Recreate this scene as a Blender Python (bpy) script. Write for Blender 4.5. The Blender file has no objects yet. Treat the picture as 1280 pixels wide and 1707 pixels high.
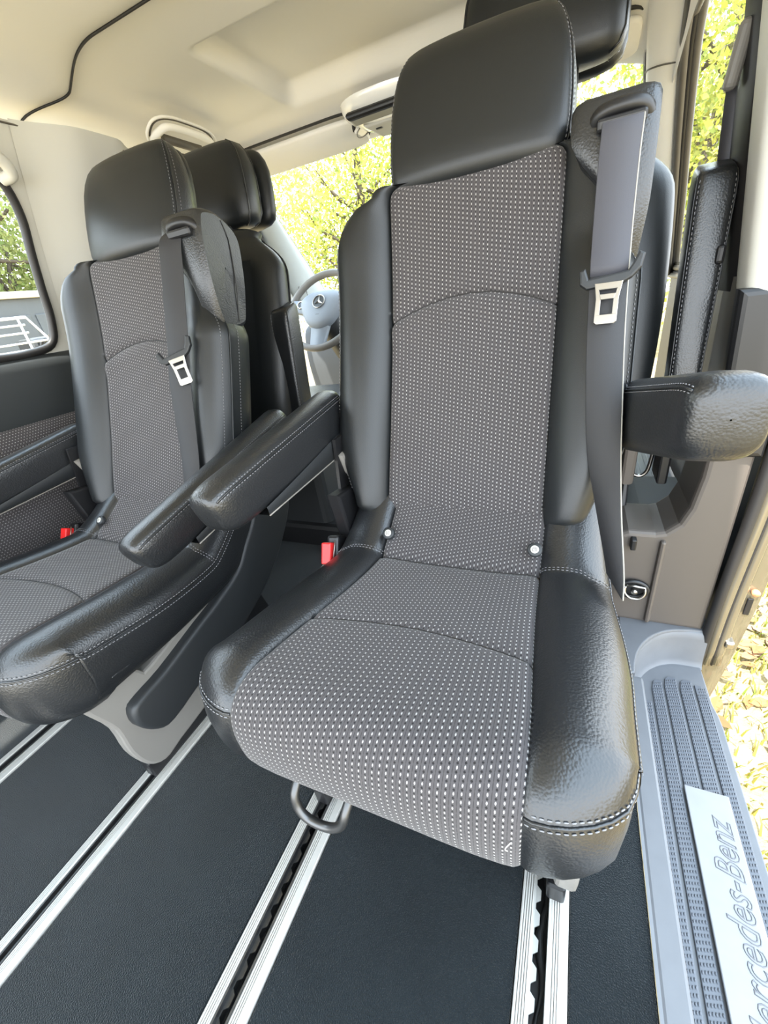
import bpy, bmesh, math, random
import numpy as np
from mathutils import Vector, Matrix
rnd = random.Random(7)
SC = bpy.context.scene
COL = SC.collection

# ------------------------------------------------------------------ camera, sky, sun, exposure
cam = bpy.data.cameras.new('camera')
cam.sensor_fit = 'HORIZONTAL'
cam.sensor_width = 36.0
cam.lens = 675.37 / 1280 * 36
cam.clip_start = 0.01
camo = bpy.data.objects.new('camera', cam)
COL.objects.link(camo)
camo.matrix_world = Matrix(((0.91353845, -0.070295, 0.40063214, 0.0),
                            (0.38266859, 0.48241909, -0.78793183, 0.0),
                            (-0.13788492, 0.87311536, 0.46760808, 0.85),
                            (0, 0, 0, 1)))
SC.camera = camo

world = bpy.data.worlds.new('sky')
SC.world = world
world.use_nodes = True
wn = world.node_tree
wn.nodes.clear()
w_out = wn.nodes.new('ShaderNodeOutputWorld')
w_bg = wn.nodes.new('ShaderNodeBackground')
w_tc = wn.nodes.new('ShaderNodeTexCoord')
w_sep = wn.nodes.new('ShaderNodeSeparateXYZ')
w_ramp = wn.nodes.new('ShaderNodeValToRGB')
wn.links.new(w_tc.outputs['Generated'], w_sep.inputs[0])
wn.links.new(w_sep.outputs['Z'], w_ramp.inputs[0])
w_ramp.color_ramp.elements[0].position = 0.0
w_ramp.color_ramp.elements[0].color = (0.95, 0.98, 1.0, 1)
w_ramp.color_ramp.elements[1].position = 0.8
w_ramp.color_ramp.elements[1].color = (0.66, 0.83, 1.0, 1)
wn.links.new(w_ramp.outputs[0], w_bg.inputs[0])
w_bg.inputs[1].default_value = 3.4
wn.links.new(w_bg.outputs[0], w_out.inputs[0])

sun = bpy.data.lights.new('sun', 'SUN')
sun.energy = 9.0
sun.angle = math.radians(1.0)
sun.color = (1.0, 0.95, 0.86)
suno = bpy.data.objects.new('sun', sun)
COL.objects.link(suno)
suno.rotation_euler = Vector((0.10, 0.48, -1.0)).to_track_quat('-Z', 'Y').to_euler()

SC.view_settings.view_transform = 'Standard'
SC.view_settings.look = 'None'
SC.view_settings.exposure = 1.18
SC.view_settings.gamma = 1.0
SC.view_settings.use_curve_mapping = False


# ------------------------------------------------------------------ materials
def mat(name, color, rough=0.5, metal=0.0, spec=0.5, bump=None, var=None, sheen=0.0, coat=0.0):
    """principled material; bump = (kind, scale, strength, distance); var = (scale, amount)"""
    m = bpy.data.materials.new(name)
    m.use_nodes = True
    nt = m.node_tree
    b = nt.nodes['Principled BSDF']
    b.inputs['Base Color'].default_value = (*color, 1)
    b.inputs['Roughness'].default_value = rough
    b.inputs['Metallic'].default_value = metal
    b.inputs['Specular IOR Level'].default_value = spec
    if sheen:
        b.inputs['Sheen Weight'].default_value = sheen
        b.inputs['Sheen Roughness'].default_value = 0.4
    if coat:
        b.inputs['Coat Weight'].default_value = coat
    tc = nt.nodes.new('ShaderNodeTexCoord')
    if var:
        n = nt.nodes.new('ShaderNodeTexNoise')
        n.inputs['Scale'].default_value = var[0]
        n.inputs['Detail'].default_value = 4
        nt.links.new(tc.outputs['Object'], n.inputs['Vector'])
        mx = nt.nodes.new('ShaderNodeMix')
        mx.data_type = 'RGBA'
        lo = tuple(c * (1 - var[1]) for c in color)
        hi = tuple(min(1, c * (1 + var[1])) for c in color)
        mx.inputs[6].default_value = (*lo, 1)
        mx.inputs[7].default_value = (*hi, 1)
        nt.links.new(n.outputs['Fac'], mx.inputs[0])
        nt.links.new(mx.outputs[2], b.inputs['Base Color'])
    if bump:
        kind, scale, strength, dist = bump
        if kind == 'voronoi':
            t = nt.nodes.new('ShaderNodeTexVoronoi')
            t.feature = 'F1'
            t.inputs['Scale'].default_value = scale
            out = t.outputs['Distance']
            inv = nt.nodes.new('ShaderNodeMath')
            inv.operation = 'MULTIPLY'
            inv.inputs[1].default_value = -1
            nt.links.new(out, inv.inputs[0])
            hsrc = inv.outputs[0]
        else:
            t = nt.nodes.new('ShaderNodeTexNoise')
            t.inputs['Scale'].default_value = scale
            t.inputs['Detail'].default_value = 3
            hsrc = t.outputs['Fac']
        nt.links.new(tc.outputs['Object'], t.inputs['Vector'])
        bp = nt.nodes.new('ShaderNodeBump')
        bp.inputs['Strength'].default_value = strength
        bp.inputs['Distance'].default_value = dist
        nt.links.new(hsrc, bp.inputs['Height'])
        nt.links.new(bp.outputs[0], b.inputs['Normal'])
    return m


def weave_material(name, base, dash, pitch=0.0076):
    """two-tone woven cloth: ribs, pale staggered dashes and dark holes, laid out in UV metres"""
    m = bpy.data.materials.new(name)
    m.use_nodes = True
    nt = m.node_tree
    b = nt.nodes['Principled BSDF']
    b.inputs['Roughness'].default_value = 0.85
    b.inputs['Specular IOR Level'].default_value = 0.25
    b.inputs['Sheen Weight'].default_value = 0.15
    tc = nt.nodes.new('ShaderNodeTexCoord')
    sep = nt.nodes.new('ShaderNodeSeparateXYZ')
    nt.links.new(tc.outputs['UV'], sep.inputs[0])

    def M(op, a, c=None):
        n = nt.nodes.new('ShaderNodeMath')
        n.operation = op
        for i, v in enumerate((a, c)):
            if v is None:
                continue
            if isinstance(v, (int, float)):
                n.inputs[i].default_value = v
            else:
                nt.links.new(v, n.inputs[i])
        return n.outputs[0]
    u = M('DIVIDE', sep.outputs['X'], pitch)
    v0 = M('DIVIDE', sep.outputs['Y'], pitch)
    ui = M('FLOOR', u)
    v = M('ADD', v0, M('MULTIPLY', ui, 0.27))
    fu = M('FRACT', u)
    fv = M('FRACT', v)

    def ellipse(cu, cv, ru, rv):
        du = M('DIVIDE', M('SUBTRACT', fu, cu), ru)
        dv = M('DIVIDE', M('SUBTRACT', fv, cv), rv)
        d = M('ADD', M('MULTIPLY', du, du), M('MULTIPLY', dv, dv))
        return M('MAXIMUM', M('MINIMUM', M('MULTIPLY', M('SUBTRACT', 1.15, d), 2.5), 1.0), 0.0)
    dsh = ellipse(0.25, 0.5, 0.11, 0.22)
    hole = ellipse(0.25, 0.0, 0.16, 0.16)
    hole2 = ellipse(0.25, 1.0, 0.16, 0.16)
    hole3 = ellipse(0.74, 0.5, 0.07, 0.5)
    hl = M('MAXIMUM', M('MAXIMUM', hole, hole2), M('MULTIPLY', hole3, 0.55))
    mx = nt.nodes.new('ShaderNodeMix')
    mx.data_type = 'RGBA'
    mx.inputs[6].default_value = (*base, 1)
    mx.inputs[7].default_value = (*[c * 0.22 for c in base], 1)
    nt.links.new(hl, mx.inputs[0])
    mx2 = nt.nodes.new('ShaderNodeMix')
    mx2.data_type = 'RGBA'
    nt.links.new(mx.outputs[2], mx2.inputs[6])
    mx2.inputs[7].default_value = (*dash, 1)
    nt.links.new(dsh, mx2.inputs[0])
    nt.links.new(mx2.outputs[2], b.inputs['Base Color'])
    h = M('SUBTRACT', dsh, hl)
    bp = nt.nodes.new('ShaderNodeBump')
    bp.inputs['Strength'].default_value = 0.6
    bp.inputs['Distance'].default_value = 0.0012
    nt.links.new(h, bp.inputs['Height'])
    nt.links.new(bp.outputs[0], b.inputs['Normal'])
    return m


def glass_material(name, tint=(1, 1, 1)):
    m = bpy.data.materials.new(name)
    m.use_nodes = True
    nt = m.node_tree
    nt.nodes.clear()
    o = nt.nodes.new('ShaderNodeOutputMaterial')
    t = nt.nodes.new('ShaderNodeBsdfTransparent')
    t.inputs[0].default_value = (*tint, 1)
    g = nt.nodes.new('ShaderNodeBsdfGlossy')
    g.inputs['Roughness'].default_value = 0.01
    lw = nt.nodes.new('ShaderNodeLayerWeight')
    pw = nt.nodes.new('ShaderNodeMath')
    pw.operation = 'POWER'
    pw.inputs[1].default_value = 5.0
    nt.links.new(lw.outputs['Facing'], pw.inputs[0])
    f = nt.nodes.new('ShaderNodeMath')
    f.operation = 'MULTIPLY_ADD'
    f.inputs[1].default_value = 0.35
    f.inputs[2].default_value = 0.02
    nt.links.new(pw.outputs[0], f.inputs[0])
    mx = nt.nodes.new('ShaderNodeMixShader')
    nt.links.new(f.outputs[0], mx.inputs[0])
    nt.links.new(t.outputs[0], mx.inputs[1])
    nt.links.new(g.outputs[0], mx.inputs[2])
    nt.links.new(mx.outputs[0], o.inputs[0])
    return m


def leaf_material(name, cols, trans):
    m = bpy.data.materials.new(name)
    m.use_nodes = True
    nt = m.node_tree
    nt.nodes.clear()
    o = nt.nodes.new('ShaderNodeOutputMaterial')
    d = nt.nodes.new('ShaderNodeBsdfDiffuse')
    tr = nt.nodes.new('ShaderNodeBsdfTranslucent')
    mx = nt.nodes.new('ShaderNodeMixShader')
    mx.inputs[0].default_value = trans
    g = nt.nodes.new('ShaderNodeNewGeometry')
    rp = nt.nodes.new('ShaderNodeValToRGB')
    els = rp.color_ramp.elements
    for i, c in enumerate(cols):
        e = els[i] if i < 2 else els.new(1.0)
        e.position = i / (len(cols) - 1)
        e.color = (*c, 1)
    nt.links.new(g.outputs['Random Per Island'], rp.inputs[0])
    nt.links.new(rp.outputs[0], d.inputs[0])
    nt.links.new(rp.outputs[0], tr.inputs[0])
    nt.links.new(d.outputs[0], mx.inputs[1])
    nt.links.new(tr.outputs[0], mx.inputs[2])
    nt.links.new(mx.outputs[0], o.inputs[0])
    return m


LEATHER = mat('black_leather', (0.011, 0.012, 0.0135), 0.34, bump=('voronoi', 320, 0.5, 0.0006), spec=0.7)
LEATHER_SMOOTH = mat('smooth_black_leather', (0.008, 0.0095, 0.0105), 0.40, bump=('voronoi', 700, 0.25, 0.0004))
WEAVE = weave_material('grey_weave', (0.058, 0.053, 0.055), (0.33, 0.32, 0.31))
THREAD = mat('grey_thread', (0.20, 0.20, 0.21), 0.8)
PLASTIC = mat('dark_plastic', (0.017, 0.019, 0.021), 0.5, bump=('noise', 900, 0.15, 0.0006))
PLASTIC_MID = mat('grey_brown_plastic', (0.088, 0.074, 0.063), 0.5, bump=('noise', 900, 0.12, 0.0006))
PLASTIC_GREY = mat('warm_grey_plastic', (0.18, 0.17, 0.155), 0.5, bump=('noise', 700, 0.1, 0.0006))
PLASTIC_BLACK = mat('black_plastic', (0.008, 0.008, 0.009), 0.4)
HEADLINER = mat('beige_headliner', (0.86, 0.835, 0.775), 0.92, bump=('noise', 600, 0.12, 0.001), spec=0.15)
TRIM_LIGHT = mat('pale_grey_trim', (0.56, 0.55, 0.50), 0.7, bump=('noise', 500, 0.1, 0.0008), spec=0.3)
TRIM_COOL = mat('cool_grey_trim', (0.42, 0.45, 0.44), 0.7, spec=0.3)
WALLPANEL = mat('charcoal_wall_panel', (0.024, 0.028, 0.030), 0.6, bump=('noise', 700, 0.15, 0.0008))
ALU = mat('brushed_aluminium', (0.52, 0.51, 0.48), 0.42, metal=0.3, var=(60, 0.06))
STEEL = mat('bright_steel', (0.42, 0.40, 0.37), 0.28, metal=1.0)
STEEL_DARK = mat('dark_steel', (0.10, 0.10, 0.10), 0.35, metal=0.8)
CARPET = mat('charcoal_carpet', (0.0125, 0.0165, 0.019), 0.95, bump=('noise', 520, 1.0, 0.005), var=(7, 0.40), sheen=0.25, spec=0.0)
RUBBER = mat('black_rubber', (0.012, 0.011, 0.011), 0.55)
SEAL = mat('brown_grey_seal', (0.085, 0.075, 0.06), 0.5)
BELT = mat('belt_webbing', (0.045, 0.045, 0.055), 0.6, bump=('noise', 900, 0.3, 0.0006), sheen=0.3)
BELT_BLACK = mat('black_belt_webbing', (0.016, 0.016, 0.018), 0.6, bump=('noise', 900, 0.3, 0.0006))
BELT_EDGE = mat('belt_edge', (0.30, 0.29, 0.26), 0.6)
RED = mat('red_plastic', (0.75, 0.02, 0.02), 0.35)
WHITE = mat('white_plastic', (0.75, 0.75, 0.74), 0.5)
LENS = mat('lamp_lens', (0.85, 0.84, 0.80), 0.15, spec=0.7, coat=0.6)
WHEEL_RIM = mat('grey_rim_leather', (0.17, 0.16, 0.145), 0.5)
WHEEL_GREY = mat('grey_wheel_plastic', (0.24, 0.27, 0.31), 0.5)
DASH = mat('dashboard_plastic', (0.05, 0.055, 0.06), 0.6)
SILL = mat('grey_sill_plastic', (0.12, 0.125, 0.135), 0.45, bump=('noise', 500, 0.12, 0.0008), var=(30, 0.12))
TREAD = mat('tread_rubber', (0.10, 0.108, 0.125), 0.4)
PLATE = mat('brushed_plate', (0.25, 0.25, 0.26), 0.5, metal=0.2, var=(40, 0.07))
LETTER = mat('letter_outline', (0.16, 0.16, 0.17), 0.5)
PAINT = mat('bronze_grey_paint', (0.16, 0.14, 0.10), 0.2, metal=0.5, coat=0.8)
GLASS = glass_material('window_glass', (0.97, 0.98, 0.97))
BARK = mat('bark', (0.10, 0.08, 0.06), 0.95, bump=('noise', 40, 0.6, 0.02), var=(12, 0.4))
LEAF_Y = leaf_material('yellow_leaves', [(0.28, 0.34, 0.07), (0.46, 0.44, 0.08), (0.42, 0.44, 0.16), (0.22, 0.29, 0.08)], 0.4)
LEAF_G = leaf_material('green_leaves', [(0.17, 0.22, 0.07), (0.27, 0.30, 0.11), (0.32, 0.34, 0.14), (0.12, 0.17, 0.06)], 0.3)
GRASS = leaf_material('grass_blades', [(0.14, 0.20, 0.04), (0.30, 0.23, 0.06), (0.21, 0.23, 0.05), (0.33, 0.24, 0.09)], 0.25)
GRASS_GREEN = leaf_material('green_grass_blades', [(0.16, 0.36, 0.05), (0.30, 0.46, 0.08), (0.40, 0.48, 0.12)], 0.3)
DEADLEAF = leaf_material('dead_leaves', [(0.20, 0.09, 0.045), (0.28, 0.15, 0.07), (0.26, 0.19, 0.14), (0.33, 0.22, 0.10)], 0.1)
SOIL = mat('lawn_soil', (0.29, 0.225, 0.115), 0.95, bump=('noise', 30, 0.8, 0.03), var=(6, 0.45))
TRAILER = mat('dark_tarpaulin', (0.075, 0.082, 0.09), 0.6, var=(3, 0.25))
CREAM = mat('cream_board', (0.62, 0.60, 0.52), 0.6)
MACHINE = mat('machine_yellow', (0.75, 0.52, 0.03), 0.45)
PINK = mat('orange_marker', (0.75, 0.30, 0.14), 0.5)


# ------------------------------------------------------------------ helpers
def link(name, me, m=None, parent=None, smooth=True):
    o = bpy.data.objects.new(name, me)
    COL.objects.link(o)
    if m:
        me.materials.append(m)
    if parent:
        o.parent = parent
    if smooth and me.polygons:
        me.polygons.foreach_set('use_smooth', [True] * len(me.polygons))
    return o


def thing(name, label, cat, loc=(0, 0, 0), group=None):
    o = bpy.data.objects.new(name, None)
    COL.objects.link(o)
    o.location = loc
    o.empty_display_size = 0.05
    o['label'] = label
    o['category'] = cat
    if group:
        o['group'] = group
    return o


def tag(o, label, cat, group=None, kind=None):
    o['label'] = label
    o['category'] = cat
    if group:
        o['group'] = group
    if kind:
        o['kind'] = kind
    return o


def struct(name, loc=(0, 0, 0)):
    o = bpy.data.objects.new(name, None)
    COL.objects.link(o)
    o.location = loc
    o['kind'] = 'structure'
    return o


def pydata(name, verts, faces, m, parent=None, smooth=True, uv=None):
    me = bpy.data.meshes.new(name)
    me.from_pydata([tuple(v) for v in verts], [], faces)
    if uv is not None:
        l = me.uv_layers.new(name='UVMap')
        for p in me.polygons:
            for li in p.loop_indices:
                l.data[li].uv = uv[me.loops[li].vertex_index]
    me.validate()
    return link(name, me, m, parent, smooth)


def grid(name, P, m, parent=None, closed=False, uv=False, cap0=False, cap1=False, sharp=None):
    """P: rows x cols x 3 array -> quad mesh"""
    P = np.asarray(P, float)
    R, Cn = P.shape[:2]
    faces = []
    cc = Cn if closed else Cn - 1
    for i in range(R - 1):
        for j in range(cc):
            a = i * Cn + j
            b = i * Cn + (j + 1) % Cn
            faces.append((a, b, b + Cn, a + Cn))
    if cap0:
        faces.append(tuple(range(Cn))[::-1])
    if cap1:
        faces.append(tuple((R - 1) * Cn + j for j in range(Cn)))
    uvs = None
    if uv:
        uvs = []
    if isinstance(uv, tuple):
        uvs = list(zip(np.asarray(uv[0]).ravel(), np.asarray(uv[1]).ravel()))
    elif uv:
        du = np.zeros((R, Cn))
        du[:, 1:] = np.linalg.norm(P[:, 1:] - P[:, :-1], axis=2)
        U = np.cumsum(np.tile(du.mean(0), (R, 1)), axis=1)
        dv = np.zeros((R, Cn))
        dv[1:] = np.linalg.norm(P[1:] - P[:-1], axis=2)
        V = np.cumsum(dv, axis=0)
        V = np.tile(V.mean(1)[:, None], (1, Cn)) if uv == 'straight' else V
        uvs = [(U[i, j], V[i, j]) for i in range(R) for j in range(Cn)]
    o = pydata(name, P.reshape(-1, 3), faces, m, parent, True, uvs)
    me = o.data
    bm = bmesh.new()
    bm.from_mesh(me)
    bmesh.ops.recalc_face_normals(bm, faces=bm.faces)
    bm.to_mesh(me)
    bm.free()
    return o


def box(name, size, loc, m, parent=None, rot=(0, 0, 0), bevel=0.004, seg=2):
    bm = bmesh.new()
    bmesh.ops.create_cube(bm, size=1)
    bmesh.ops.scale(bm, vec=size, verts=bm.verts)
    if bevel:
        bmesh.ops.bevel(bm, geom=list(bm.edges), offset=min(bevel, min(size) * 0.45), segments=seg, affect='EDGES', profile=0.5)
    me = bpy.data.meshes.new(name)
    R = Matrix.Rotation(rot[2], 4, 'Z') @ Matrix.Rotation(rot[1], 4, 'Y') @ Matrix.Rotation(rot[0], 4, 'X')
    bm.transform(Matrix.Translation(loc) @ R)
    bm.to_mesh(me)
    bm.free()
    return link(name, me, m, parent, False)


def prism(name, poly, axis, a0, a1, m, parent=None, bevel=0.003, seg=2, smooth=False):
    """poly of 2D points extruded along axis ('x': poly is (y,z); 'y': (x,z); 'z': (x,y)) from a0 to a1"""
    def P(p, a):
        return {'x': (a, p[0], p[1]), 'y': (p[0], a, p[1]), 'z': (p[0], p[1], a)}[axis]
    bm = bmesh.new()
    v0 = [bm.verts.new(P(p, a0)) for p in poly]
    v1 = [bm.verts.new(P(p, a1)) for p in poly]
    bm.faces.new(v0)
    bm.faces.new(v1[::-1])
    n = len(poly)
    for i in range(n):
        bm.faces.new((v0[i], v1[i], v1[(i + 1) % n], v0[(i + 1) % n]))
    bmesh.ops.recalc_face_normals(bm, faces=bm.faces)
    if bevel:
        es = [e for e in bm.edges if abs((e.verts[0].co - e.verts[1].co).dot(Vector(P((0, 0), 1)))) < 1e-6]
        bmesh.ops.bevel(bm, geom=es, offset=bevel, segments=seg, affect='EDGES', profile=0.5)
    me = bpy.data.meshes.new(name)
    bm.to_mesh(me)
    bm.free()
    return link(name, me, m, parent, smooth)


def smooth_path(pts, n=8, closed=False):
    """Catmull-Rom through points"""
    p = [np.array(q, float) for q in pts]
    out = []
    N = len(p)
    rng = range(N) if closed else range(N - 1)
    for i in rng:
        if closed:
            p0, p1, p2, p3 = p[(i - 1) % N], p[i], p[(i + 1) % N], p[(i + 2) % N]
        else:
            p0, p1, p2, p3 = p[max(i - 1, 0)], p[i], p[i + 1], p[min(i + 2, N - 1)]
        for k in range(n):
            t = k / n
            out.append(0.5 * ((2 * p1) + (-p0 + p2) * t + (2 * p0 - 5 * p1 + 4 * p2 - p3) * t * t + (-p0 + 3 * p1 - 3 * p2 + p3) * t ** 3))
    if not closed:
        out.append(p[-1])
    return out


def tube(name, pts, r, m, parent=None, sides=10, closed=False, up=(0, 0, 1), sx=1.0, cap=True):
    """swept round (or flattened by sx) tube; r may be a list"""
    pts = [np.array(q, float) for q in pts]
    n = len(pts)
    rows = []
    ref = np.array(up, float)
    for i, q in enumerate(pts):
        if closed:
            t = pts[(i + 1) % n] - pts[i - 1]
        else:
            t = pts[min(i + 1, n - 1)] - pts[max(i - 1, 0)]
        t = t / (np.linalg.norm(t) + 1e-12)
        a = np.cross(ref, t)
        if np.linalg.norm(a) < 1e-4:
            a = np.cross(np.array([1.0, 0.2, 0]), t)
        a /= np.linalg.norm(a)
        b = np.cross(t, a)
        rr = r[i] if isinstance(r, (list, tuple)) else r
        rows.append([q + rr * (math.cos(2 * math.pi * k / sides) * a * sx + math.sin(2 * math.pi * k / sides) * b) for k in range(sides)])
    if closed:
        rows.append(rows[0])
    c = cap and not closed
    return grid(name, rows, m, parent, closed=True, cap0=c, cap1=c)


def strip(name, pts, widths, thick, m, parent, side, normal):
    """flat band (belt): centre points, widths, side vectors, thickness along normal"""
    rows = []
    for q, w, s, nn in zip(pts, widths, side, normal):
        q = np.array(q, float)
        s = np.array(s, float)
        s = s / np.linalg.norm(s)
        nn = np.array(nn, float)
        nn = nn / np.linalg.norm(nn)
        h = thick / 2
        rows.append([q - s * w / 2 + nn * h * .4, q - s * w / 2 * .96 + nn * h, q + s * w / 2 * .96 + nn * h, q + s * w / 2 + nn * h * .4,
                     q + s * w / 2 - nn * h * .4, q + s * w / 2 * .96 - nn * h, q - s * w / 2 * .96 - nn * h, q - s * w / 2 - nn * h * .4])
    return grid(name, rows, m, parent, closed=True, cap0=True, cap1=True)


def stitches(name, lines, m, parent, length=0.0042, gap=0.0026, r=0.0007):
    """thread dashes along polylines; lines = list of (points)"""
    V, F = [], []
    for pts in lines:
        pts = np.array(pts, float)
        seg = np.linalg.norm(pts[1:] - pts[:-1], axis=1)
        L = np.concatenate([[0], np.cumsum(seg)])
        s = 0
        while s + length < L[-1]:
            a = np.array([np.interp(s, L, pts[:, k]) for k in range(3)])
            b = np.array([np.interp(s + length, L, pts[:, k]) for k in range(3)])
            t = (b - a) / (np.linalg.norm(b - a) + 1e-9)
            u = np.cross(t, [0.3, 0.5, 0.81])
            u /= np.linalg.norm(u) + 1e-9
            w = np.cross(t, u)
            k = len(V)
            for q, rr in ((a, .5), (a + t * length * .25, 1), (b - t * length * .25, 1), (b, .5)):
                V += [q + u * r * rr, q + w * r * rr, q - u * r * rr, q - w * r * rr]
            for ring in range(3):
                for j in range(4):
                    F.append((k + ring * 4 + j, k + ring * 4 + (j + 1) % 4, k + ring * 4 + 4 + (j + 1) % 4, k + ring * 4 + 4 + j))
            F.append((k, k + 3, k + 2, k + 1))
            F.append((k + 12, k + 13, k + 14, k + 15))
            s += length + gap
    o = pydata(name, V, F, m, parent)
    o['kind'] = 'stuff'
    return o


def sstep(a, b, x):
    t = min(1.0, max(0.0, (x - a) / (b - a)))
    return t * t * (3 - 2 * t)


def superloop(hw, hh, n=4.0, k=32):
    out = []
    for i in range(k):
        a = 2 * math.pi * i / k
        c, s = math.cos(a), math.sin(a)
        out.append((hw * math.copysign(abs(c) ** (2 / n), c), hh * math.copysign(abs(s) ** (2 / n), s)))
    return out


# ------------------------------------------------------------------ the room shell
XC = -0.573            # centre line of the van
XL = -1.43             # left inner wall

floor = struct('floor')
box('floor_pan', (1.66, 4.6, 0.03), (-0.67, 1.05, -0.055), PLASTIC_BLACK, floor, bevel=0)
box('cab_floor', (1.84, 1.30, 0.12), (-0.54, 1.78, 0.035), PLASTIC_BLACK, floor, bevel=0.02)
# carpet strips between the rails (x ranges); each lies on the pan
rails = [(-1.190, -1.126), (-0.800, -0.741), (-0.412, -0.347), (-0.014, 0.052)]
edges = [-1.50] + [e for r in rails for e in r] + [0.160]
for k in range(0, len(edges), 2):
    x0, x1 = edges[k], edges[k + 1]
    box('carpet_strip', (x1 - x0 - 0.003, 4.4, 0.04), ((x0 + x1) / 2, 1.0, -0.020), CARPET, floor, bevel=0.003)

RL = ['seat rail by the left wall, partly under the left seat', 'seat rail under the grey pedestal of the left seat',
      'seat rail running out beneath the steel pull bar of the right seat', 'seat rail nearest the entry step, at the right seat']
for k, (x0, x1) in enumerate(rails):
    t = thing('seat_rail', 'ribbed aluminium floor ' + RL[k], 'rail', (x0, 0, 0), 'aluminium seat rails in the floor')
    w = x1 - x0
    y0, y1 = -0.9, 2.0
    lipw = 0.016
    # ribbed lips with fine grooves, profile in x-z
    def lip(name, a, b, ribs, flat_from):
        prof = [(a, -0.02), (a, 0.003)]
        gx = a + 0.0015
        while gx < flat_from - 0.002:
            prof += [(gx, 0.004), (gx + 0.0022, 0.004), (gx + 0.0023, 0.0), (gx + 0.0033, 0.0)]
            gx += 0.0034
        prof += [(flat_from, 0.0042), (b - 0.001, 0.0042), (b, 0.003), (b, -0.02)]
        prism(name, prof, 'y', y0, y1, ALU, t, bevel=0)
    lip('rail_lip', 0.0, lipw, 4, lipw - 0.001)
    lip('rail_lip', w - 0.024, w, 3, w - 0.0125)
    box('channel_floor', (w - 0.036, y1 - y0, 0.004), (w / 2 - 0.004, (y0 + y1) / 2, -0.030), PLASTIC_BLACK, t, bevel=0)
    box('channel_wall', (0.003, y1 - y0, 0.034), (w - 0.0255, (y0 + y1) / 2, -0.012), ALU if k == 3 else STEEL_DARK, t, bevel=0)
    box('channel_wall', (0.003, y1 - y0, 0.030), (lipw + 0.0015, (y0 + y1) / 2, -0.014), ALU if k == 3 else STEEL_DARK, t, bevel=0)
    # locking ledge with teeth
    prof = []
    yy = y0
    ledge = []
    while yy < y1:
        ledge += [(lipw + 0.011, yy), (lipw + 0.011, yy + 0.012), (lipw + 0.0045, yy + 0.017), (lipw + 0.0045, yy + 0.025)]
        yy += 0.030
    poly = [(lipw + 0.001, y0)] + ledge + [(lipw + 0.001, yy)]
    prism('tooth_ledge', poly, 'z', -0.012, -0.009, ALU if k == 3 else STEEL_DARK, t, bevel=0)
    if k < 3:
        for q in range(14):
            box('rail_slot', (0.0035, 0.018, 0.002), (lipw + 0.016, y0 + 0.6 + q * 0.055, -0.0275), STEEL, t, bevel=0)
    else:
        pts = [(lipw + 0.016 + 0.004 * math.sin(i * 1.3), y0 + 0.7 + i * 0.02, -0.022) for i in range(40)]
        tube('cable', pts, [0.004 + 0.0018 * math.sin(i * 0.9) for i in range(40)], PLASTIC_BLACK, t, 8)

# ---- entry step on the right
step = thing('entry_step', 'grey plastic entry step with ribbed treads and brushed name plate', 'step', (0.16, 0, 0))
SX = 0.16
box('sill_band', (0.036, 1.65, 0.012), (0.019, -0.05, -0.001), SILL, step, bevel=0.005)
# pan outline with the rounded far end
pan = [(0.030, -0.9), (0.030, 0.79)] + [(0.030 + 0.13 * (1 - math.cos(a)), 0.79 + 0.155 * math.sin(a)) for a in np.linspace(0.2, math.pi / 2, 8)] + \
      [(0.195, 0.945), (0.197, 0.83), (0.203, 0.80), (0.205, 0.77), (0.207, -0.9)]
prism('step_pan', pan, 'z', -0.125, -0.100, SILL, step, bevel=0.003)
# riser curving round the far end
ris = [(0.028, -0.9), (0.028, 0.60), (0.028, 0.78)] + [(0.028 + 0.13 * (1 - math.cos(a)), 0.78 + 0.165 * math.sin(a)) for a in np.linspace(0.06, math.pi / 2, 30)] + [(0.197, 0.946)]
rows = []
for (z, off) in ((-0.103, 0.010), (-0.097, 0.004), (-0.085, 0.0), (-0.02, -0.006), (-0.004, -0.009), (0.003, -0.015), (0.004, -0.03)):
    row = []
    for i, (x, y) in enumerate(ris):
        a = ris[max(i - 1, 0)]
        b = ris[min(i + 1, len(ris) - 1)]
        tx, ty = b[0] - a[0], b[1] - a[1]
        L = math.hypot(tx, ty)
        row.append((x + ty / L * off, y - tx / L * off, z))
    rows.append(row)
grid('step_riser', rows, SILL, step)
# floor plate ahead of the riser
plate_poly = [(0.0, 0.776), (0.0, 1.06), (0.20, 1.06), (0.20, 0.962), (0.158, 0.958)] + [(0.022 + 0.138 * (1 - math.cos(a)), 0.78 + 0.176 * math.sin(a)) for a in np.linspace(1.45, 0.03, 16)]
prism('floor_cover', plate_poly, 'z', -0.012, 0.005, SILL, step, bevel=0.003)
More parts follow.
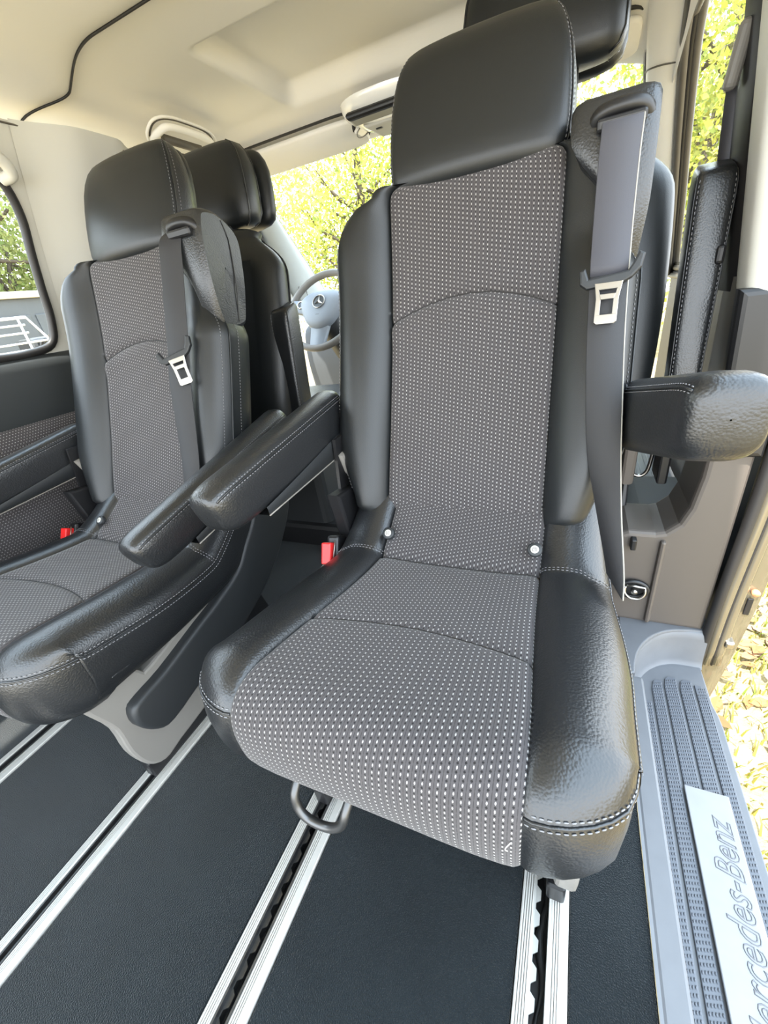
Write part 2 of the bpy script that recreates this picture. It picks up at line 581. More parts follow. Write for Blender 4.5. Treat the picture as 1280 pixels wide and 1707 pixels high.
# treads with raised oval studs
strips_x = [(0.209, 0.231, 0.80), (0.2365, 0.2595, 0.868), (0.2645, 0.292, 0.885), (0.297, 0.3235, 0.885), (0.329, 0.351, 0.875)]
for (x0, x1, ye) in strips_x:
    lastp = ye
    end = [(x0 - SX, ye - 0.03), (x0 - SX + 0.004, ye - 0.008), (x0 - SX + 0.010, ye), (x1 - SX, ye)]
    if x0 > 0.32:
        end = [(x0 - SX, ye), (x1 - SX - 0.008, ye), (x1 - SX, ye - 0.06)]
    poly = [(x0 - SX, -0.85)] + end + [(x1 - SX, -0.85)]
    s = prism('tread_strip', poly, 'z', -0.1005, -0.096, TREAD, step, bevel=0.001)
    V, F = [], []
    nx = 6 if x1 - x0 > 0.025 else 5
    px = (x1 - x0 - 0.002) / nx
    yy = -0.15
    while yy < ye - 0.012:
        for q in range(nx):
            cx = x0 - SX + 0.001 + (q + 0.5) * px
            cy = yy + q * 0.0012
            if cy > ye - 0.03 and q == 0:
                continue
            b0 = len(V)
            for (sc, z) in ((1, -0.0962), (0.55, -0.0938)):
                for a in range(6):
                    an = math.pi / 3 * a
                    V.append((cx + px * 0.40 * sc * math.cos(an), cy + 0.0030 * sc * math.sin(an), z))
            for a in range(6):
                F.append((b0 + a, b0 + (a + 1) % 6, b0 + 6 + (a + 1) % 6, b0 + 6 + a))
            F.append(tuple(b0 + 6 + a for a in range(6)))
        yy += 0.0085
    st = pydata('tread_stud', V, F, TREAD, s)
    st['kind'] = 'stuff'
npl = box('name_plate', (0.072, 0.86, 0.004), (0.2985 - SX, 0.178, -0.0925), PLATE, step, bevel=0.0015)
tc = bpy.data.curves.new('lettering', 'FONT')
tc.body = 'Mercedes-Benz'
tc.size = 0.055
tc.shear = 0.32
tc.align_x = 'RIGHT'
tc.fill_mode = 'NONE'
tc.bevel_depth = 0.0009
tc.bevel_resolution = 0
tc.resolution_u = 3
tc.space_character = 1.0
to = bpy.data.objects.new('lettering_source', tc)
COL.objects.link(to)
dg = bpy.context.evaluated_depsgraph_get()
lm = bpy.data.meshes.new_from_object(to.evaluated_get(dg))
bpy.data.objects.remove(to)
lm.materials.clear()
lm.transform(Matrix.Translation((0.324 - SX, 0.555, -0.0902)) @ Matrix.Rotation(math.pi / 2, 4, 'Z') @ Matrix.Diagonal((0.88, 1.0, 1, 1)))
link('lettering', lm, LETTER, npl, False)

# ---- ceiling with the sunroof hollow and the seam of the rear headliner
def ceil_z(x, y):
    d = abs(x - XC)
    z = 1.425
    if d > 0.48:
        q = min(1.0, (d - 0.48) / 0.29)
        z -= 0.100 * (1 - math.sqrt(max(0.0, 1 - q * q)))
    z -= 0.075 * sstep(1.52, 1.79, y)
    hx = sstep(-0.900, -0.862, x) * (1 - sstep(-0.285, -0.245, x))
    hy = sstep(1.11, 1.15, y) * (1 - sstep(1.505, 1.565, y))
    z += 0.042 * hx * hy
    return z


def seam_y(x):
    d = XC - x
    return 0.925 + (0.10 * sstep(0.40, 0.72, d)) - 0.10 * sstep(0.62, 0.76, d)


ceiling = struct('ceiling')
xs = list(np.linspace(XC - 0.77, XC + 0.77, 150))
ys = list(np.linspace(0.0, 1.79, 100))
front = [[(x, seam_y(x) + (1.79 - seam_y(x)) * (k / 120), ceil_z(x, seam_y(x) + (1.79 - seam_y(x)) * (k / 120))) for x in xs] for k in range(121)]
grid('headliner', front, HEADLINER, ceiling)
rear = []
RY = -0.80
for k in range(46):
    f = k / 45
    row = []
    for x in xs:
        y = RY + (seam_y(x) - 0.002 - RY) * f
        z = ceil_z(x, y) - 0.011
        if k == 45:
            z += 0.003
        row.append((x, y, z))
    rear.append(row)
rear.append([(x, seam_y(x) + 0.003, ceil_z(x, seam_y(x)) - 0.006) for x in xs])
rear.append([(x, seam_y(x) + 0.001, ceil_z(x, seam_y(x)) + 0.004) for x in xs])
grid('headliner', rear, HEADLINER, ceiling)
tube('seam_gap', [(x, seam_y(x) + 0.002, ceil_z(x, seam_y(x)) - 0.0090) for x in xs], 0.0026, RUBBER, ceiling, 6)
# roof skin above, so no light leaks
roof = [[(x, y, 1.50 - 0.25 * max(0, (abs(x - XC) - 0.6)) - 0.14 * sstep(1.5, 1.82, y)) for x in np.linspace(XC - 0.80, XC + 0.80, 20)] for y in np.linspace(-0.85, 1.82, 24)]
grid('roof_skin', roof, PAINT, ceiling)


# ---- left wall with window openings
def wall_x(z):
    return XL if z < 0.78 else XL + 0.135 * ((z - 0.78) / 0.55) ** 1.3


WIN1 = [(-0.75, 0.842), (0.73, 0.842), (0.808, 0.858), (0.832, 0.92), (0.842, 1.16), (0.822, 1.225), (0.77, 1.248), (-0.75, 1.248)]
WIN2 = [(1.18, 0.80), (1.88, 0.80), (2.00, 0.83), (2.02, 0.90), (1.96, 1.00), (1.80, 1.20), (1.73, 1.25), (1.66, 1.262), (1.18, 1.262)]


def rounded(poly, n=4):
    pts = []
    for i, p in enumerate(poly):
        q = poly[(i + 1) % len(poly)]
        k = max(1, int(math.hypot(q[0] - p[0], q[1] - p[1]) / 0.07))
        pts += [(p[0] + (q[0] - p[0]) * j / k, p[1] + (q[1] - p[1]) * j / k) for j in range(k)]
    return smooth_path(pts, n, closed=True)


def inside(p, poly):
    x, y = p
    c = False
    n = len(poly)
    for i in range(n):
        x1, y1 = poly[i]
        x2, y2 = poly[(i + 1) % n]
        if (y1 > y) != (y2 > y) and x < (x2 - x1) * (y - y1) / (y2 - y1) + x1:
            c = not c
    return c


def wall_mesh(name, y0, y1, z0, z1, holes, m, parent, step_=0.012, fx=wall_x):
    ny = int((y1 - y0) / step_)
    nz = int((z1 - z0) / step_)
    V, F, idx = [], [], {}
    for i in range(ny):
        for j in range(nz):
            yc = y0 + (i + .5) * (y1 - y0) / ny
            zc = z0 + (j + .5) * (z1 - z0) / nz
            if any(inside((yc, zc), h) for h in holes):
                continue
            f = []
            for (a, b) in ((i, j), (i + 1, j), (i + 1, j + 1), (i, j + 1)):
                if (a, b) not in idx:
                    idx[(a, b)] = len(V)
                    y = y0 + a * (y1 - y0) / ny
                    z = z0 + b * (z1 - z0) / nz
                    V.append((fx(z), y, z))
                f.append(idx[(a, b)])
            F.append(tuple(f))
    return pydata(name, V, F, m, parent)


wall_left = struct('wall_left')
wall_mesh('window_trim', -0.8, 2.3, 0.80, 1.345, [WIN1, WIN2, [(1.67, 1.40), (2.5, 1.40), (2.5, 0.85), (1.73, 1.325)]], TRIM_LIGHT, wall_left)
# lower padded panel with a shelf under the window
prof = [(-1.46, 0.84), (-1.415, 0.835), (-1.400, 0.822), (-1.396, 0.80), (-1.402, 0.74), (-1.418, 0.68), (-1.425, 0.665), (-1.418, 0.655), (-1.405, 0.63), (-1.40, 0.5), (-1.405, 0.36), (-1.41, 0.335)]
grid('padded_panel', [[(x, y, z) for (x, z) in prof[:7]] for y in np.linspace(-0.8, 1.1, 12)], WALLPANEL, wall_left)
grid('fabric_panel', [[(x, y, z) for (x, z) in reversed(prof[6:])] for y in np.linspace(-0.8, 1.1, 12)], WEAVE, wall_left, uv=True)
grid('kick_panel', [[(x, y, z) for (x, z) in ((-1.41, 0.336), (-1.395, 0.325), (-1.385, 0.30), (-1.38, 0.1), (-1.39, 0.0))] for y in np.linspace(-0.8, 1.1, 12)], WALLPANEL, wall_left)
# pillar boss between the two windows (rounded vertical column cover)
rows = []
for k in range(26):
    z = 0.835 + k * 0.0205
    f = k / 25
    yc0 = 0.868 + 0.012 * f
    row = []
    for t in np.linspace(0, 1, 22):
        y = yc0 + t * 0.34
        bump = 0.052 * (sstep(0.0, 0.45, t) * (1 - sstep(0.75, 1.0, t))) + 0.010 * math.sin(t * math.pi)
        row.append((wall_x(z) + 0.002 + bump * (1 - 0.2 * f), y, z))
    rows.append(row)
grid('pillar_cover', rows, TRIM_LIGHT, wall_left)
# oval belt-height cap and upper seam
tube('pillar_seam', [(wall_x(1.335) + 0.004 + 0.03 * sstep(0.9, 1.05, y), y, 1.338 - 0.012 * sstep(0.95, 1.25, y)) for y in np.linspace(0.55, 1.5, 30)], 0.0022, SEAL, wall_left, 6)
tube('oval_cap', [(wall_x(1.27) + 0.052, 1.10 + 0.035 * math.cos(a), 1.27 + 0.045 * math.sin(a)) for a in np.linspace(0, 2 * math.pi, 24)[:-1]], 0.0022, SEAL, wall_left, 6, closed=True)
# coat hook bump near the window top
tube('coat_hook', smooth_path([(-1.30, 0.66, 1.30), (-1.275, 0.72, 1.285), (-1.27, 0.80, 1.262), (-1.285, 0.83, 1.235), (-1.315, 0.82, 1.228)], 5), 0.014, TRIM_LIGHT, wall_left, 10)


def window_seal(parent, poly, r, m, name='window_seal', fx=wall_x, sx=1.0):
    pts = rounded(poly, 5)
    return tube(name, [(fx(p[1]) + 0.004, p[0], p[1]) for p in pts], r, m, parent, 8, closed=True, up=(1, 0, 0))


def pane(parent, poly, off, fx=wall_x):
    pts = rounded(poly, 4)
    V = [(fx(p[1]) + off, p[0], p[1]) for p in pts]
    c = np.mean(np.array(V), axis=0)
    V.append(tuple(c))
    n = len(pts)
    return pydata('glass_pane', V, [(i, (i + 1) % n, n) for i in range(n)], GLASS, parent, False)


w2 = struct('window_2')
window_seal(w2, WIN1, 0.011, RUBBER)
pane(w2, WIN1, -0.012)
w3 = struct('window_3')
window_seal(w3, WIN2, 0.017, RUBBER)
window_seal(w3, [(y + (0.03 if y > 1.5 else -0.03), z + (0.025 if z > 1.05 else -0.02)) for y, z in WIN2], 0.009, SEAL, 'door_seal')
pane(w3, WIN2, -0.02)

# ---- windscreen and front pillars
WS_TL, WS_TR = (-1.235, 1.72, 1.335), (0.118, 1.72, 1.335)
WS_BL, WS_BR = (-1.42, 2.62, 0.775), (0.275, 2.62, 0.775)
w1 = struct('window_1')


def ws(u, v):
    a = np.array(WS_TL) * (1 - u) + np.array(WS_TR) * u
    b = np.array(WS_BL) * (1 - u) + np.array(WS_BR) * u
    p = a * (1 - v) + b * v
    p[1] += 0.14 * math.sin(math.pi * u) * (0.3 + 0.7 * v)
    return p


grid('windscreen_glass', [[ws(u, v) for u in np.linspace(0, 1, 14)] for v in np.linspace(0, 1, 8)], GLASS, w1)
tube('screen_edge', [ws(0, v) + np.array((-0.004, 0, 0.002)) for v in np.linspace(0, 1, 10)], 0.006, RUBBER, w1, 6)
tube('screen_edge', [ws(1, v) + np.array((0.004, 0, 0.002)) for v in np.linspace(0, 1, 10)], 0.006, RUBBER, w1, 6)

pl = struct('trim_1')
rows = []
for v in np.linspace(-0.12, 1, 16):
    e = np.array(WS_TL) * (1 - v) + np.array(WS_BL) * v
    y, z = 1.70 + 0.36 * (v / 0.62), 1.30 - 0.345 * (v / 0.62)
    if v > 0.62:
        y, z = 2.06 + (v - .62) * 0.6, 0.955 - (v - .62) * 0.6
    d = np.array((wall_x(min(z, 1.33)) + 0.012, y, z))
    m1 = e * 0.72 + d * 0.28 + np.array((0.028, -0.015, 0.004))
    m2 = e * 0.35 + d * 0.65 + np.array((0.024, -0.018, 0.0))
    rows.append([e + np.array((0.0, 0.03, -0.02)), e + np.array((0.004, 0, 0)), m1, m2, d, d + np.array((-0.02, 0.0, 0))])
grid('pillar_trim', [smooth_path(r, 4) for r in rows], TRIM_COOL, pl)
# airbag cover plate low on the pillar
tube('cover_outline', [np.array((wall_x(0.9) + 0.05 + 0.004 * math.cos(a), 2.13 + 0.035 * math.cos(a), 0.905 + 0.06 * math.sin(a))) for a in np.linspace(0, 2 * math.pi, 20)[:-1]], 0.002, SEAL, pl, 6, closed=True)

pr_ = struct('trim_2')
rows = []
for v in np.linspace(-0.16, 1, 16):
    e = np.array(WS_TR) * (1 - v) + np.array(WS_BR) * v
    y = np.interp(v, (-0.16, 0.0, 0.2, 0.4, 0.6, 1.0), (1.60, 1.715, 1.85, 1.99, 2.16, 2.50))
    z = np.interp(v, (-0.16, 0.0, 0.2, 0.4, 0.6, 1.0), (1.365, 1.305, 1.235, 1.147, 1.033, 0.76))
    y -= 0.05
    d = np.array((np.interp(v, (-0.16, 0.0, 0.2, 0.4, 0.6, 1.0), (0.178, 0.192, 0.217, 0.245, 0.282, 0.355)), y, z))
    m1 = e * 0.7 + d * 0.3 + np.array((-0.018, -0.02, 0.0))
    m2 = e * 0.3 + d * 0.7 + np.array((-0.016, -0.02, 0.0))
    rows.append([e + np.array((0.0, 0.03, -0.02)), e, m1, m2, d, d + np.array((0.03, 0.02, 0))])
grid('pillar_trim', [smooth_path(r, 4) for r in rows], HEADLINER, pr_)
tube('pillar_seam', [np.array(q) + np.array((-0.001, -0.002, 0)) for q in smooth_path(rows[3][1:5], 6)], 0.002, SEAL, pr_, 6)


# ---- right front door (closed) with its window
def door_x(z):
    return 0.385 if z < 0.74 else 0.385 - 0.20 * ((z - 0.74) / 0.64) ** 1.25


door = struct('door_1')
DWIN = [(1.02, 0.78), (2.38, 0.78), (2.49, 0.79), (2.44, 0.86), (2.21, 1.035), (2.03, 1.155), (1.88, 1.245), (1.765, 1.31), (1.68, 1.338), (1.02, 1.345)]
wall_mesh('door_skin', 1.0, 2.5, -0.20, 0.80, [], PLASTIC, door, 0.05, door_x)
w4 = struct('window_4')
window_seal(w4, DWIN, 0.012, SEAL, 'door_frame', door_x)
window_seal(w4, [(y + (0.02 if y > 1.3 else -0.02), z + (0.022 if z > 1.05 else -0.02)) for y, z in DWIN], 0.008, RUBBER, 'door_seal', lambda z: door_x(z) - 0.004)
window_seal(w4, [(y + (0.045 if y > 1.3 else -0.03), z + (0.045 if z > 1.05 else -0.03)) for y, z in DWIN], 0.011, SEAL, 'frame_edge', lambda z: door_x(z) - 0.012)
pane(w4, DWIN, 0.01, door_x)
_v = np.linspace(-0.16, 1.0, 24)
_fp = [np.array((np.interp(v, (-0.16, 0.0, 0.2, 0.4, 0.6, 1.0), (0.178, 0.192, 0.217, 0.245, 0.282, 0.355)),
                 np.interp(v, (-0.16, 0.0, 0.2, 0.4, 0.6, 1.0), (1.55, 1.665, 1.80, 1.94, 2.11, 2.45)),
                 np.interp(v, (-0.16, 0.0, 0.2, 0.4, 0.6, 1.0), (1.365, 1.305, 1.235, 1.147, 1.033, 0.76)))) for v in _v]
tube('frame_moulding', [q + np.array((0.008, 0.0, 0.0)) for q in _fp], 0.012, SEAL, w4, 10)
tube('frame_gasket', [q + np.array((0.022, 0.006, 0.0)) for q in _fp], 0.009, RUBBER, w4, 8)
tube('frame_moulding', [q + np.array((0.036, 0.014, 0.0)) for q in _fp], 0.012, SEAL, w4, 10)
# outer skin of the front door, seen past the pillar
rows = []
for z in np.linspace(-0.22, 0.78, 18):
    row = []
    for y in np.linspace(1.03, 2.6, 8):
        bul = 0.055 * math.sin(max(0, min(1, (z + 0.22) / 1.0)) * math.pi * 0.8)
        row.append((0.412 + bul + 0.02 * min(1, (y - 1.03) / 0.3), y, z))
    rows.append(row)
grid('door_panel', rows, PAINT, door)

# ---- B pillar on the right: lower moulding, upper cover, door-side edge
bp = struct('trim_3')
prism('shaded_moulding', [(0.258, 0.47), (0.262, 0.60), (0.250, 0.775), (0.345, 0.775), (0.352, 0.60), (0.352, 0.47)], 'y', 0.952, 0.99, PLASTIC_BLACK, bp, bevel=0.012, seg=3)  # upper moulding overlaid in black: its lack of ground light put into the colour
low = [(0.128, 0.0), (0.128, 0.255), (0.135, 0.268), (0.150, 0.276), (0.205, 0.276), (0.222, 0.281), (0.245, 0.305), (0.258, 0.345), (0.266, 0.42), (0.268, 0.60), (0.262, 0.79),
       (0.338, 0.79), (0.345, 0.60), (0.345, 0.44), (0.345, 0.0)]
prism('pillar_moulding', low, 'y', 0.965, 1.12, PLASTIC_MID, bp, bevel=0.012, seg=3)  # brown-grey base colour carries the ground light on the lower stretch
box('moulding_rib', (0.012, 0.018, 0.25), (0.222, 0.962, 0.135), PLASTIC_MID, bp, bevel=0.006)
prism('seat_box', [(0.12, 0.0), (0.12, 0.25), (0.19, 0.262), (0.30, 0.262), (0.30, 0.0)], 'y', 1.10, 1.34, PLASTIC, bp, bevel=0.02, seg=3)
box('sill_step', (0.16, 0.62, 0.05), (0.285, 1.62, 0.115), SILL, bp, bevel=0.012)
for k in range(4):
    box('sill_rib', (0.022, 0.56, 0.006), (0.235 + k * 0.034, 1.62, 0.141), TREAD, bp, bevel=0.002)
# lashing ring
tube('ring_recess', [(0.180 + 0.030 * math.cos(a), 0.957, 0.112 + 0.024 * math.sin(a)) for a in np.linspace(0, 2 * math.pi, 24)[:-1]], 0.006, PLASTIC_BLACK, bp, 8, closed=True, up=(0, 1, 0))
grid('recess_back', [[(0.180 + r * 0.030 * math.cos(a), 0.9575, 0.112 + r * 0.024 * math.sin(a)) for a in np.linspace(0, 2 * math.pi, 24)] for r in (0.02, 0.5, 1.0)], PLASTIC_BLACK, bp)
tube('lashing_ring', smooth_path([(0.160, 0.948, 0.125), (0.160, 0.944, 0.108), (0.170, 0.942, 0.096), (0.182, 0.942, 0.093), (0.194, 0.942, 0.096), (0.203, 0.944, 0.108), (0.203, 0.948, 0.125)], 4) + [np.array((0.182, 0.95, 0.127)), np.array((0.162, 0.949, 0.126))], 0.0032, STEEL, bp, 8)
tube('ring_bolt', [(0.181, 0.955, 0.110), (0.181, 0.944, 0.110)], 0.007, STEEL, bp, 10)
box('moulding_clip', (0.004, 0.012, 0.022), (0.142, 0.958, 0.20), PLASTIC_GREY, bp, bevel=0.001)
box('moulding_clip', (0.012, 0.02, 0.03), (0.162, 0.957, 0.248), PLASTIC_BLACK, bp, bevel=0.003)
# rubber seal and painted edge down the door opening
def pillar_edge(dx, y):
    return [(0.346 + dx + 0.012 * sstep(0.0, 0.45, z) - 0.115 * max(0, (z - 0.62)) ** 1.1, y, z) for z in np.linspace(-0.11, 1.36, 30)]
tube('opening_seal', pillar_edge(0.008, 0.962), 0.011, RUBBER, bp, 10, up=(0, 1, 0))
tube('opening_flange', pillar_edge(0.028, 0.972), 0.012, PAINT, bp, 10, up=(0, 1, 0))
tube('flange_gap', pillar_edge(0.038, 0.966), 0.003, RUBBER, bp, 6, up=(0, 1, 0))
tube('flange_edge', pillar_edge(0.049, 0.978), 0.012, PAINT, bp, 10, up=(0, 1, 0))
rows = []
for z in np.linspace(-0.30, 0.75, 22):
    x = 0.405 + 0.035 * math.sin(max(0, min(1, (z + 0.3) / 1.05)) * math.pi)
    rows.append([(0.36, 0.985, z), (x, 0.983, z), (x + 0.004, 0.99, z), (x + 0.006, 1.03, z)])
grid('pillar_skin', rows, PAINT, bp)
box('latch_plate', (0.012, 0.004, 0.05), (0.420, 0.980, 0.085), PLASTIC_BLACK, bp, bevel=0.002)
tube('latch_bolt', [(0.424, 0.985, 0.128), (0.424, 0.974, 0.128)], 0.008, PINK, bp, 10)
box('check_strap', (0.02, 0.03, 0.02), (0.405, 0.975, -0.03), STEEL, bp, bevel=0.005)
# upper cover
rows = []
for z in np.linspace(0.765, 1.34, 20):
    f = (z - 0.765) / 0.575
    x0 = 0.262 - 0.075 * f
    rows.append([(x0 + 0.02, 1.10, z), (x0 + 0.002, 1.03, z), (x0, 0.985, z), (x0 + 0.006, 0.965, z), (x0 + 0.03, 0.952, z), (x0 + 0.07, 0.950, z), (x0 + 0.095, 0.96, z)])
grid('pillar_cap', [smooth_path(r, 3) for r in rows], TRIM_LIGHT, bp)
rows = []
for z in np.linspace(0.765, 1.34, 12):
    f = (z - 0.765) / 0.575
    x0 = 0.258 - 0.060 * f
    rows.append([(x0, 1.14, z), (x0 + 0.004, 1.06, z), (x0 + 0.024, 1.04, z)])
grid('cover_return', rows, RUBBER, bp)
box('pillar_clip', (0.014, 0.02, 0.03), (0.232, 1.05, 0.83), PLASTIC_BLACK, bp, bevel=0.005)

# front belt on the pillar
fb = thing('seat_belt', 'dark belt hanging from its height adjuster on the right door pillar', 'seat belt', (0.20, 1.0, 0.7))
prof = smooth_path([(0.022, 0.15, 0.395), (0.032, 0.15, 0.25), (0.046, 0.155, 0.05), (0.058, 0.16, -0.10)], 6)
strip('webbing', prof, [0.023] * len(prof), 0.003, BELT, fb, [(1, -0.6, 0)] * len(prof), [(0.6, 1, 0)] * len(prof))
bx = box('height_adjuster', (0.03, 0.03, 0.11), (0.040, 0.13, 0.42), PLASTIC_BLACK, fb, rot=(0.1, 0, 0), bevel=0.012, seg=3)
box('adjuster_cover', (0.022, 0.02, 0.085), (0.014, 0.115, 0.415), PLASTIC_GREY, fb, rot=(0.1, 0.1, 0), bevel=0.009, seg=3)


# ------------------------------------------------------------------ seats of the second row
XR = -0.188
spine_pts = smooth_path([(0.722, 0.405), (0.705, 0.455), (0.778, 0.63), (0.852, 0.815), (0.886, 0.930), (0.903, 0.998), (0.906, 1.006)], 12)
spine_pts = np.array(spine_pts[12:])
_seg = np.linalg.norm(spine_pts[1:] - spine_pts[:-1], axis=1)
_L = np.concatenate([[0], np.cumsum(_seg)])
SPL = _L[-1]


def spine(s):
    """s in metres along the backrest from its lower edge -> (y,z), tangent"""
    s0 = min(max(s, 0), SPL)
    y = np.interp(s0, _L, spine_pts[:, 0])
    z = np.interp(s0, _L, spine_pts[:, 1])
    a, b = max(s0 - 0.03, 0), min(s0 + 0.03, SPL)
    ty = np.interp(b, _L, spine_pts[:, 0]) - np.interp(a, _L, spine_pts[:, 0])
    tz = np.interp(b, _L, spine_pts[:, 1]) - np.interp(a, _L, spine_pts[:, 1])
    n = math.hypot(ty, tz)
    ty, tz = ty / n, tz / n
    y += ty * (s - s0)
    z += tz * (s - s0)
    return y, z, ty, tz


BK_HALF = [(0, 0), (0.04, 0.0), (0.08, 0.001), (0.115, 0.003), (0.138, 0.006), (0.149, 0.006), (0.1535, 0.002), (0.155, -0.004), (0.1565, 0.002), (0.161, 0.010), (0.172, 0.022),
           (0.188, 0.034), (0.205, 0.041), (0.222, 0.043), (0.238, 0.039), (0.252, 0.029), (0.262, 0.014), (0.268, -0.006), (0.270, -0.03), (0.268, -0.055), (0.260, -0.078),
           (0.245, -0.094), (0.22, -0.103), (0.17, -0.108), (0.1, -0.110), (0, -0.111)]
J_SEAM = 7      # index of the seam between cloth and bolster
J_SIDE = 17     # piping down the side


def back_section(s):
    """half sections at s: list of (x, d) for the whole width, ordered across the front left->right then behind"""
    top = SPL
    tq = min(1.0, max(0.0, (s - (top - 0.095)) / 0.097))
    so = 1 - 0.88 * (1 - math.sqrt(max(0.0, 1 - tq ** 2.2)))
    so *= 0.62 + 0.38 * sstep(-0.02, 0.14, s)
    dep = 1.0 - 0.35 * sstep(top - 0.12, top, s)
    half = []
    for (x, d) in BK_HALF:
        if x > 0.155:
            x = 0.155 + (x - 0.155) * so * 1.08
            d = d * (0.5 + 0.5 * so) if d > 0 else d
        if x >= 0.1 and d < -0.09:
            pass
        if d < 0 and x > 0.155:
            d *= dep
        half.append((x, d))
    return half


ARC_S = 0.385


def back_rows():
    ss = sorted(list(np.linspace(0, SPL, 40)) + [ARC_S - 0.008, ARC_S - 0.003, ARC_S, ARC_S + 0.004])
    rows = []
    r = 0.022
    cap = []
    for a in (80, 62, 42, 20):
        cap.append((-r * math.sin(math.radians(a)), r * (1 - math.cos(math.radians(a))) * 1.0))
    allr = [(s, ins) for s, ins in cap] + [(s, 0) for s in ss] + [(SPL - s, ins) for s, ins in cap[::-1]]
    return allr


def build_back(root):
    allr = back_rows()
    i0 = 4
    i1 = 4 + 44
    P, UU, VV = [], [], []
    for (s, ins) in allr:
        half = back_section(min(max(s, 0), SPL))
        full = [(-x, d) for x, d in half[::-1]] + half[1:]
        row, ru, rv = [], [], []
        for (x, d) in full:
            dm = -0.035
            f = 1 - ins / 0.16
            xx = x * f
            if x > 0.155:
                k_ = sstep(0.40, 0.47, s)
                xx = 0.155 * f + (xx - 0.155 * f) * (1 - 0.26 * k_)
                if d > 0:
                    d *= 1 - 0.45 * k_
            dd = dm + (d - dm) * (1 - ins / 0.06)
            sv = s
            if abs(x) <= 0.1561 and d > -0.01:   # rows of cloth bend with the arched seam
                w = max(0, 1 - abs(s - ARC_S) / 0.16)
                sv = s + w * 0.042 * (0.55 - (x / 0.155) ** 2)
                g = math.exp(-((s - ARC_S) / 0.006) ** 2)
                g2 = math.exp(-((s - ARC_S + 0.02) / 0.018) ** 2)
                dd += -0.0075 * g + 0.0045 * g2
            y, z, ty, tz = spine(sv)
            row.append((xx, y - tz * dd, z + ty * dd))
            ru.append(x)
            rv.append(sv)
        P.append(row)
        UU.append(ru)
        VV.append(rv)
    # make sure one row sits on the arc
    P, UU, VV = np.array(P), np.array(UU), np.array(VV)
    n = P.shape[1]
    c = n // 2
    H = len(BK_HALF) - 1
    ks = min(range(len(allr)), key=lambda q: abs(allr[q][0] - ARC_S))
    jl, jr = c - J_SEAM, c + J_SEAM
    sl, sr = c - J_SIDE, c + J_SIDE
    grid('backrest_cloth', P[:ks + 1, jl:jr + 1], WEAVE, root, uv=(UU[:ks + 1, jl:jr + 1], VV[:ks + 1, jl:jr + 1]))
    grid('backrest_cloth', P[ks:, jl:jr + 1], WEAVE, root, uv=(UU[ks:, jl:jr + 1], VV[ks:, jl:jr + 1]))
    tube('arched_seam', P[ks, jl + 1:jr] + np.array((0, -0.0004, 0.0006)), 0.0011, RUBBER, root, 6)
    bl_ = grid('backrest_bolster', P[:, sl:jl + 1], LEATHER_SMOOTH, root)
    br_ = grid('backrest_bolster', P[:, jr:sr + 1], LEATHER_SMOOTH, root)
    shell = np.concatenate([P[:, sr:], P[:, 1:sl + 1]], axis=1)
    grid('backrest_shell', shell, LEATHER_SMOOTH, root)
    # fill the two ends
    for e in (0, -1):
        ctr = P[e].mean(0)
        grid('padded_end', [P[e], P[e] * 0.5 + ctr * 0.5, P[e] * 0.02 + ctr * 0.98], LEATHER_SMOOTH, root)
    # piping and stitches along the sides
    for sgn, j in ((-1, sl), (1, sr)):
        line = P[6:i1 - 4, j] + np.array((sgn * 0.0015, -0.001, 0))
        tube('piping', line, 0.0018, LEATHER_SMOOTH, bl_ if sgn < 0 else br_, 6)
        l2 = P[6:i1 - 4, j - sgn] + np.array((sgn * 0.0006, -0.0006, 0))
        l3 = P[6:i1 - 4, j + sgn] + np.array((sgn * 0.0012, 0, 0))
        stitches('stitching', [l2, l3], THREAD, bl_ if sgn < 0 else br_, 0.004, 0.003, 0.0006)


# cushion --------------------------------------------------------------
CP = smooth_path([(0.735, 0.475), (0.700, 0.452), (0.650, 0.420), (0.610, 0.400), (0.585, 0.394), (0.50, 0.399), (0.40, 0.410), (0.30, 0.425), (0.265, 0.430), (0.235, 0.425), (0.213, 0.407), (0.204, 0.377), (0.204, 0.337), (0.211, 0.305), (0.230, 0.284), (0.265, 0.276)], 6)
CP = np.array(CP)
_cs = np.concatenate([[0], np.cumsum(np.linalg.norm(CP[1:] - CP[:-1], axis=1))])
CL = _cs[-1]


def cpath(s):
    s = min(max(s, 0), CL)
    y = np.interp(s, _cs, CP[:, 0])
    z = np.interp(s, _cs, CP[:, 1])
    a, b = max(s - 0.008, 0), min(s + 0.008, CL)
    ty = np.interp(b, _cs, CP[:, 0]) - np.interp(a, _cs, CP[:, 0])
    tz = np.interp(b, _cs, CP[:, 1]) - np.interp(a, _cs, CP[:, 1])
    n = math.hypot(ty, tz) + 1e-9
    return y, z, ty / n, tz / n


def s_at(y, z):
    d = (CP[:, 0] - y) ** 2 + (CP[:, 1] - z) ** 2
    return float(_cs[int(np.argmin(d))])


S_CREASE = s_at(0.597, 0.397)
S_ARC = s_at(0.400, 0.410)
S_LIP = s_at(0.235, 0.425)
S_PIPE = s_at(0.211, 0.404)

